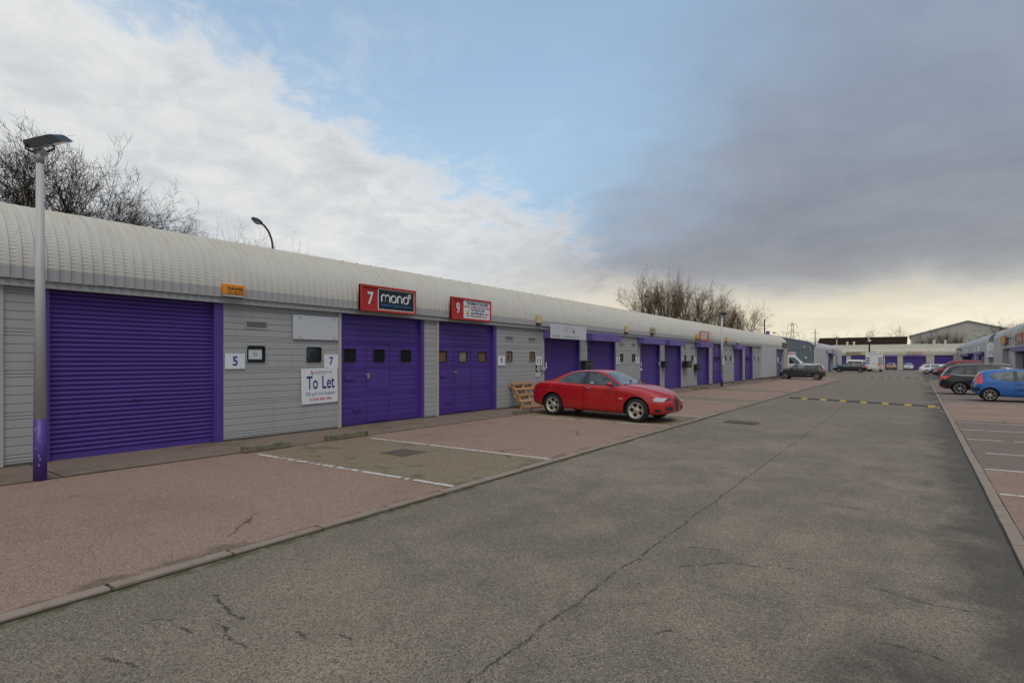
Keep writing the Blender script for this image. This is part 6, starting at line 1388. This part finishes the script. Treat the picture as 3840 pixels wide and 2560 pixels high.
c.both([(-1.7, .98), (1.0, .93)], [(-1.6, 1.3), (.3, 1.33), (1.0, .95)], 'car_glass', 'side_window'); c.mirror(.95, 1.0, 'car_gold'); c.rub([(-.7, .40), (.7, .40)], [(-.7, .46), (.7, .46)], 'end', 'bumper_strip', sg=-1, off=.015)
# ---- red van ---------------------------------------------------------------------------------------
V_TOP = [(-2.2, .55), (-2.19, 1.4), (-2.12, 1.85), (-1.9, 1.93), (0, 1.94), (.5, 1.90), (.85, 1.70), (1.35, 1.22), (1.5, 1.13), (1.9, .98), (2.12, .82), (2.2, .5)]
V_BELT = [(-2.2, .6), (-2.1, 1.05), (0, 1.05), (1.0, 1.02), (1.6, .98), (2.0, .82), (2.2, .55)]; V_BOT = [(-2.2, .36), (-1.8, .25), (0, .2), (1.8, .22), (2.2, .3)]
V_WID = [(-2.2, .84), (-2.1, .88), (-1.5, .90), (1, .90), (1.6, .86), (2.0, .72), (2.2, .46)]; V_ROOF = [(-2.2, .70), (.3, .70), (.9, .68), (1.5, .70), (2.2, .34)]
def van(name, label, cat, x, y, rz, m, low=None, k=1.0, style='12'):
    return Car(dict(name=name, label=label, cat=cat, loc=carpos(x, y), rz=rz, m=m, L=4.4, W=1.81, r=.32, rim=.205, xf=1.42, xr=-1.40, style=style, ns=70, corner=.16, top=[(a, b_ * (k if b_ > 1.3 else 1)) for a, b_ in V_TOP], belt=V_BELT, bot=V_BOT, wid=V_WID, roof=V_ROOF))
c = van('van', 'dark red van with grey bumpers parked nose to the road', 'van', 3.72, 79.6, math.pi, 'car_crimson', k=.98)
c.patch([(1.36, -.68), (1.46, 0), (1.36, .68)], [(.86, -.60), (.82, 0), (.86, .60)], 'top', 'car_glass_pale', 'windscreen', n=18, k=8, off=.012); c.both([(.35, 1.12), (1.25, 1.08)], [(.35, 1.60), (.75, 1.58), (1.28, 1.14)], 'car_glass', 'side_window'); c.both([(-.75, 1.28), (.1, 1.28)], [(-.75, 1.62), (.1, 1.62)], 'car_glass', 'side_window'); c.both([(-1.95, 1.28), (-1.1, 1.28)], [(-1.95, 1.62), (-1.1, 1.62)], 'car_glass', 'side_window')
c.rub([(-.66, .36), (.66, .36)], [(-.70, .62), (.70, .62)], 'end', 'front_bumper', off=.02); c.both([(1.80, .32), (2.17, .36)], [(1.80, .62), (2.17, .62)], 'black_plastic', 'front_bumper', n=8); c.both([(-2.1, .30), (1.05, .28)], [(-2.1, .5), (1.05, .48)], 'black_plastic', 'side_cladding', n=20)
for sg in (-1, 1): c.patch([(.62 * sg, .66), (.32 * sg, .67)], [(.62 * sg, .78), (.32 * sg, .79)], 'end', 'lamp_lens', 'headlight', n=8, off=.02); c.patch([(1.85, .68), (2.1, .66)], [(1.82, .80), (2.05, .78)], 'side', 'lamp_lens', 'headlight', sg=sg, n=6)
c.plate(.45, .56, .5, 1, 'white_board', off=.035); c.rub([(-.28, .68), (.28, .68)], [(-.28, .76), (.28, .76)], 'end', 'grille', off=.02); c.mirror(1.15, 1.18, 'black_plastic', k=1.2)
# ---- white estate, dark hatchback and others behind the red van ---------------------------------------
c = Car(dict(name='estate_car', label='white estate car with its rear towards the road beyond the red van', cat='car', loc=carpos(2.45, 99.5), rz=R(3), m='car_white', L=4.5, W=1.74, r=.31, rim=.21, xf=1.33, xr=-1.3, style='5', ns=60,
    top=[(-2.2, .5), (-2.17, .86), (-2.02, 1.04), (-1.62, 1.33), (-1.3, 1.39), (.1, 1.41), (.5, 1.35), (1.1, 1.03), (1.3, .98), (1.8, .88), (2.1, .74), (2.2, .48)], belt=S_BELT, bot=S_BOT, wid=S_WID, roof=S_ROOF))
c.both([(-1.72, 1.0), (-.9, .975)], [(-1.62, 1.10), (-1.42, 1.26), (-.9, 1.32)], 'car_glass_pale', 'side_window'); c.both([(-.8, .97), (1.0, .93)], [(-.8, 1.32), (.3, 1.31), (1.0, .95)], 'car_glass_pale', 'side_window'); c.both([(-2.16, .68), (-1.95, .68)], [(-2.14, .84), (-1.95, .86)], 'tail_lens', 'tail_light', n=6)
for sg in (-1, 1): c.patch([(.74 * sg, .66), (.46 * sg, .66)], [(.72 * sg, .84), (.48 * sg, .84)], 'end', 'tail_lens', 'tail_light', sg=-1, n=6, off=.015)
c.plate(.62, .73, .5, -1, 'yellow_paint'); c.patch([(-.55, 1.0), (.55, 1.0)], [(-.46, 1.28), (.46, 1.28)], 'end', 'car_glass', 'rear_window', sg=-1, off=.015); c.both([(-2.16, .40), (1.0, .38)], [(-2.16, .56), (1.0, .54)], 'grey_trim', 'bumper_strip', n=16)
def simple_hatch(label, x, y, rz, m, k=1.0):
    c = Car(dict(name='hatchback_car', label=label, cat='car', loc=carpos(x, y), rz=rz, m=m, L=4.0, W=1.70, r=.30, rim=.20, xf=1.2, xr=-1.25, style='5', ns=56,
        top=[(-2.0, .5), (-1.97, .85), (-1.85, 1.02), (-1.6, 1.32 * k), (-1.2, 1.42 * k), (-.2, 1.45 * k), (.3, 1.40 * k), (1.0, 1.03), (1.25, .97), (1.7, .85), (1.92, .70), (2.0, .46)], belt=[(-2, .58), (-1.8, .9), (-1, .95), (.5, .93), (1.2, .88), (1.7, .74), (2, .5)], bot=[(-2, .35), (-1.6, .23), (0, .19), (1.6, .2), (2, .3)], wid=[(-2, .6), (-1.9, .74), (-1.4, .84), (0, .85), (1.4, .82), (1.8, .70), (2, .44)], roof=[(-2, .46), (-1.3, .54), (.4, .56), (1.1, .64), (2, .36)]))
    c.patch([(1.02, -.64), (1.12, 0), (1.02, .64)], [(.42, -.5), (.38, 0), (.42, .5)], 'top', 'car_glass_pale', 'windscreen', n=14, k=8, off=.012); c.both([(-1.5, 1.0), (.9, .94)], [(-1.35, 1.2 * k), (-1.0, 1.33 * k), (.1, 1.34 * k), (.9, .97)], 'car_glass', 'side_window'); c.patch([(-.55, 1.0), (.55, 1.0)], [(-.48, 1.3 * k), (.48, 1.3 * k)], 'end', 'car_glass', 'rear_window', sg=-1, off=.015)
    for sg in (-1, 1): c.patch([(.66 * sg, .6), (.36 * sg, .62)], [(.66 * sg, .74), (.36 * sg, .73)], 'end', 'lamp_lens', 'headlight', n=6, off=.02); c.patch([(.70 * sg, .7), (.5 * sg, .7)], [(.68 * sg, .92), (.5 * sg, .92)], 'end', 'tail_lens', 'tail_light', sg=-1, n=6, off=.015)
    c.mirror(.88, 1.0, m); c.plate(.5, .6, .5, -1, 'yellow_paint'); c.plate(.42, .52, .5, 1, 'white_board'); return c
simple_hatch('very dark hatchback squeezed between the red van and the white estate', 3.3, 93.0, math.pi + .03, 'car_dark', .97)
simple_hatch('silver hatchback hidden behind the white estate', 4.2, 107.0, .03, 'car_silver', .99); simple_hatch('red hatchback standing before the right hand door of the end terrace', 1.55, 137.5, R(90), 'car_crimson')
# ---- white passenger van and white box truck ------------------------------------------------------------
c = van('passenger_van', 'white passenger van with a dark photo panel on its side behind the black hatchback', 'van', -8.0, 117.5, R(-2), 'car_white')
c.both([(-1.95, 1.12), (.25, 1.12)], [(-1.75, 1.62), (.25, 1.62)], 'board_black', 'photo_panel', n=14); c.both([(-1.3, 1.22), (-.75, 1.2)], [(-1.2, 1.5), (-.7, 1.46)], 'orange_box', 'photo_print', n=6, off=.012); c.both([(-.4, 1.2), (.1, 1.2)], [(-.4, 1.34), (.1, 1.32)], 'white_board', 'photo_print', n=6, off=.012); c.both([(.4, 1.14), (1.25, 1.1)], [(.4, 1.62), (.8, 1.58), (1.28, 1.14)], 'car_glass', 'side_window'); c.both([(-2.19, 1.0), (-2.08, 1.0)], [(-2.17, 1.6), (-2.08, 1.6)], 'tail_lens', 'tail_light', n=5)
t = thing('box_truck', 'white box truck with blue oval pictures on its rear doors', 'truck', carpos(-5.75, 112.0)); settle(t); X0, X1 = -1.2, 1.2
mb = MB(); mb.bbox(X0, X1, .02, 4.2, .62, 3.2, .03); part('box_body', mb, 'car_white', t, world=False)
for (a, b_) in ((-1.14, -.01), (.01, 1.14)):
    mb = MB(); mb.box(a, b_, -.01, .02, .78, 2.55); dd = part('rear_door', mb, 'car_white', t, world=False)
    for zz in (.95, 1.6, 2.3): mb = MB(); mb.box(a if a < 0 else b_ - .22, (a if a < 0 else b_ - .22) + .22, -.03, -.011, zz, zz + .03); part('hinge', mb, 'black_metal', dd, world=False)
mb = MB(); mb.box(X0 + .05, X1 - .05, -.25, .1, .42, .60); part('rear_step', mb, 'light_plastic', t, world=False); mb = MB(); mb.box(-.9, .9, .3, 5.8, .45, .62); part('chassis', mb, 'black_metal', t, world=False)
mb = MB(); mb.bbox(-.95, .95, 4.35, 6.1, .45, 2.25, .2); part('cab', mb, 'car_white', t, world=False)
for i in range(3):
    for s in (-1, 1):
        mb = MB(); n = 20; xc, zc = s * .86, 2.22 - i * .42; mb.prism([(xc + .27 * math.cos(2 * math.pi * k / n), zc + .15 * math.sin(2 * math.pi * k / n)) for k in range(n)], lambda a, b_, tt: (a, tt, b_), -.022, -.013); pp = part('oval_picture', mb, 'navy_print', t, world=False)
        mb = MB(); mb.box(xc - .12, xc + .10, -.027, -.0225, zc - .06, zc + .05); part('picture_motif', mb, 'white_board', pp, world=False)
text(t, 'AUTO', (0, .012, 0), (1, 0, 0), VZ, (-.80, -.25, 2.92, 3.05), 'black_print', .03, .2); text(t, 'SMART', (0, .012, 0), (1, 0, 0), VZ, (-.24, .50, 2.92, 3.05), 'red_print', .03, .2); text(t, 'vehicle cleaning products', (0, .012, 0), (1, 0, 0), VZ, (-.9, 1.0, 2.66, 2.72), 'grey_print', .02); text(t, 'Nationwide trade delivery', (0, .012, 0), (1, 0, 0), VZ, (-.5, .65, 2.57, 2.63), 'black_print', .02)
mb = MB(); mb.box(.68, .98, .0, .012, 2.85, 3.08); part('badge', mb, 'yellow_paint', t, world=False); mb = MB(); mb.box(.55, .95, -.06, -.013, 1.0, 1.3); part('hazard_panel', mb, 'amber', t, world=False); mb = MB(); mb.box(-.10, .18, -.04, -.013, 1.22, 1.34); part('number_plate', mb, 'yellow_paint', t, world=False)
for s in (-1, 1): mb = MB(); mb.box(s * .9 - .2, s * .9 + .2, -.28, -.25, .62, .72); part('tail_light', mb, 'tail_lens', t, world=False)
for k in range(5): mb = MB(); mb.box(1.201, 1.206, .5 + k * .75, .9 + k * .75, 1.1, 2.7); part('side_print', mb, 'purple_pale', t, world=False)
ty, ri, di = wheel_meshes(.36, .22, .22, '6', 'light_plastic')
for yy in (1.0, 5.0):
    for s in (-1, 1): wo = link('wheel', ty, t, (s * .85, yy, .36), (0, 0, R(90) * s)); link('rim', ri, wo)
# ---- white drop-side truck behind the small black hatchback ------------------------------------------------
c = Car(dict(name='dropside_truck', label='white drop-side truck with an orange beacon behind the black hatchback with white roof', cat='truck', loc=carpos(-11.15, 70.6), rz=R(2), m='car_grey_white', L=2.6, W=1.95, r=.34, rim=.2, xf=.75, xr=-1.9, style='6', rimm='light_plastic', ns=60, corner=.14,
    top=[(-.72, .7), (-.70, 1.9), (-.64, 2.22), (-.45, 2.28), (.05, 2.26), (.3, 2.08), (.85, 1.48), (1.1, 1.30), (1.55, 1.12), (1.72, .9), (1.76, .6)], belt=[(-.72, .8), (-.6, 1.22), (.6, 1.2), (1.2, 1.12), (1.76, .65)], bot=[(-.72, .45), (0, .36), (1.76, .36)], wid=[(-.72, .9), (-.6, .96), (.9, .97), (1.4, .9), (1.76, .6)], roof=[(-.72, .74), (.2, .72), (.9, .74), (1.76, .45)]))
c.both([(-.42, 1.32), (.72, 1.26)], [(-.42, 2.0), (.06, 2.0), (.78, 1.36)], 'car_glass', 'side_window'); c.patch([(.95, -.74), (1.05, 0), (.95, .74)], [(.26, -.64), (.22, 0), (.26, .64)], 'top', 'car_glass_pale', 'windscreen', n=16, k=8, off=.012); c.mirror(.62, 1.38, 'black_plastic', k=1.3); c.handle(-.3, 1.12, 'black_plastic')
mb = MB(); mb.tube([(-.3, -.2, 2.26), (-.3, -.2, 2.34), (-.3, -.2, 2.48), (-.3, -.2, 2.52)], [.12, .11, .10, .04], 12); link('beacon', mb.mesh('beacon', 'amber', True), c.t)
mb = MB(); mb.box(-3.4, -.85, -.95, .95, .85, .95); link('load_bed', mb.mesh('load_bed', 'metal'), c.t); mb = MB(); mb.box(-3.4, -.8, -.4, .4, .55, .85); link('chassis', mb.mesh('chassis', 'black_metal'), c.t)
mb = MB(); mb.box(-.92, -.84, -.95, -.80, .95, 2.9); mb.box(-.92, -.84, .80, .95, .95, 2.9); mb.box(-.92, -.84, -.80, .80, 2.0, 2.1); link('headboard', mb.mesh('headboard', 'light_plastic'), c.t); mb = MB(); mb.box(-3.4, -.9, -.99, -.95, .96, 1.36); link('side_board', mb.mesh('side_board', 'galvanised'), c.t)
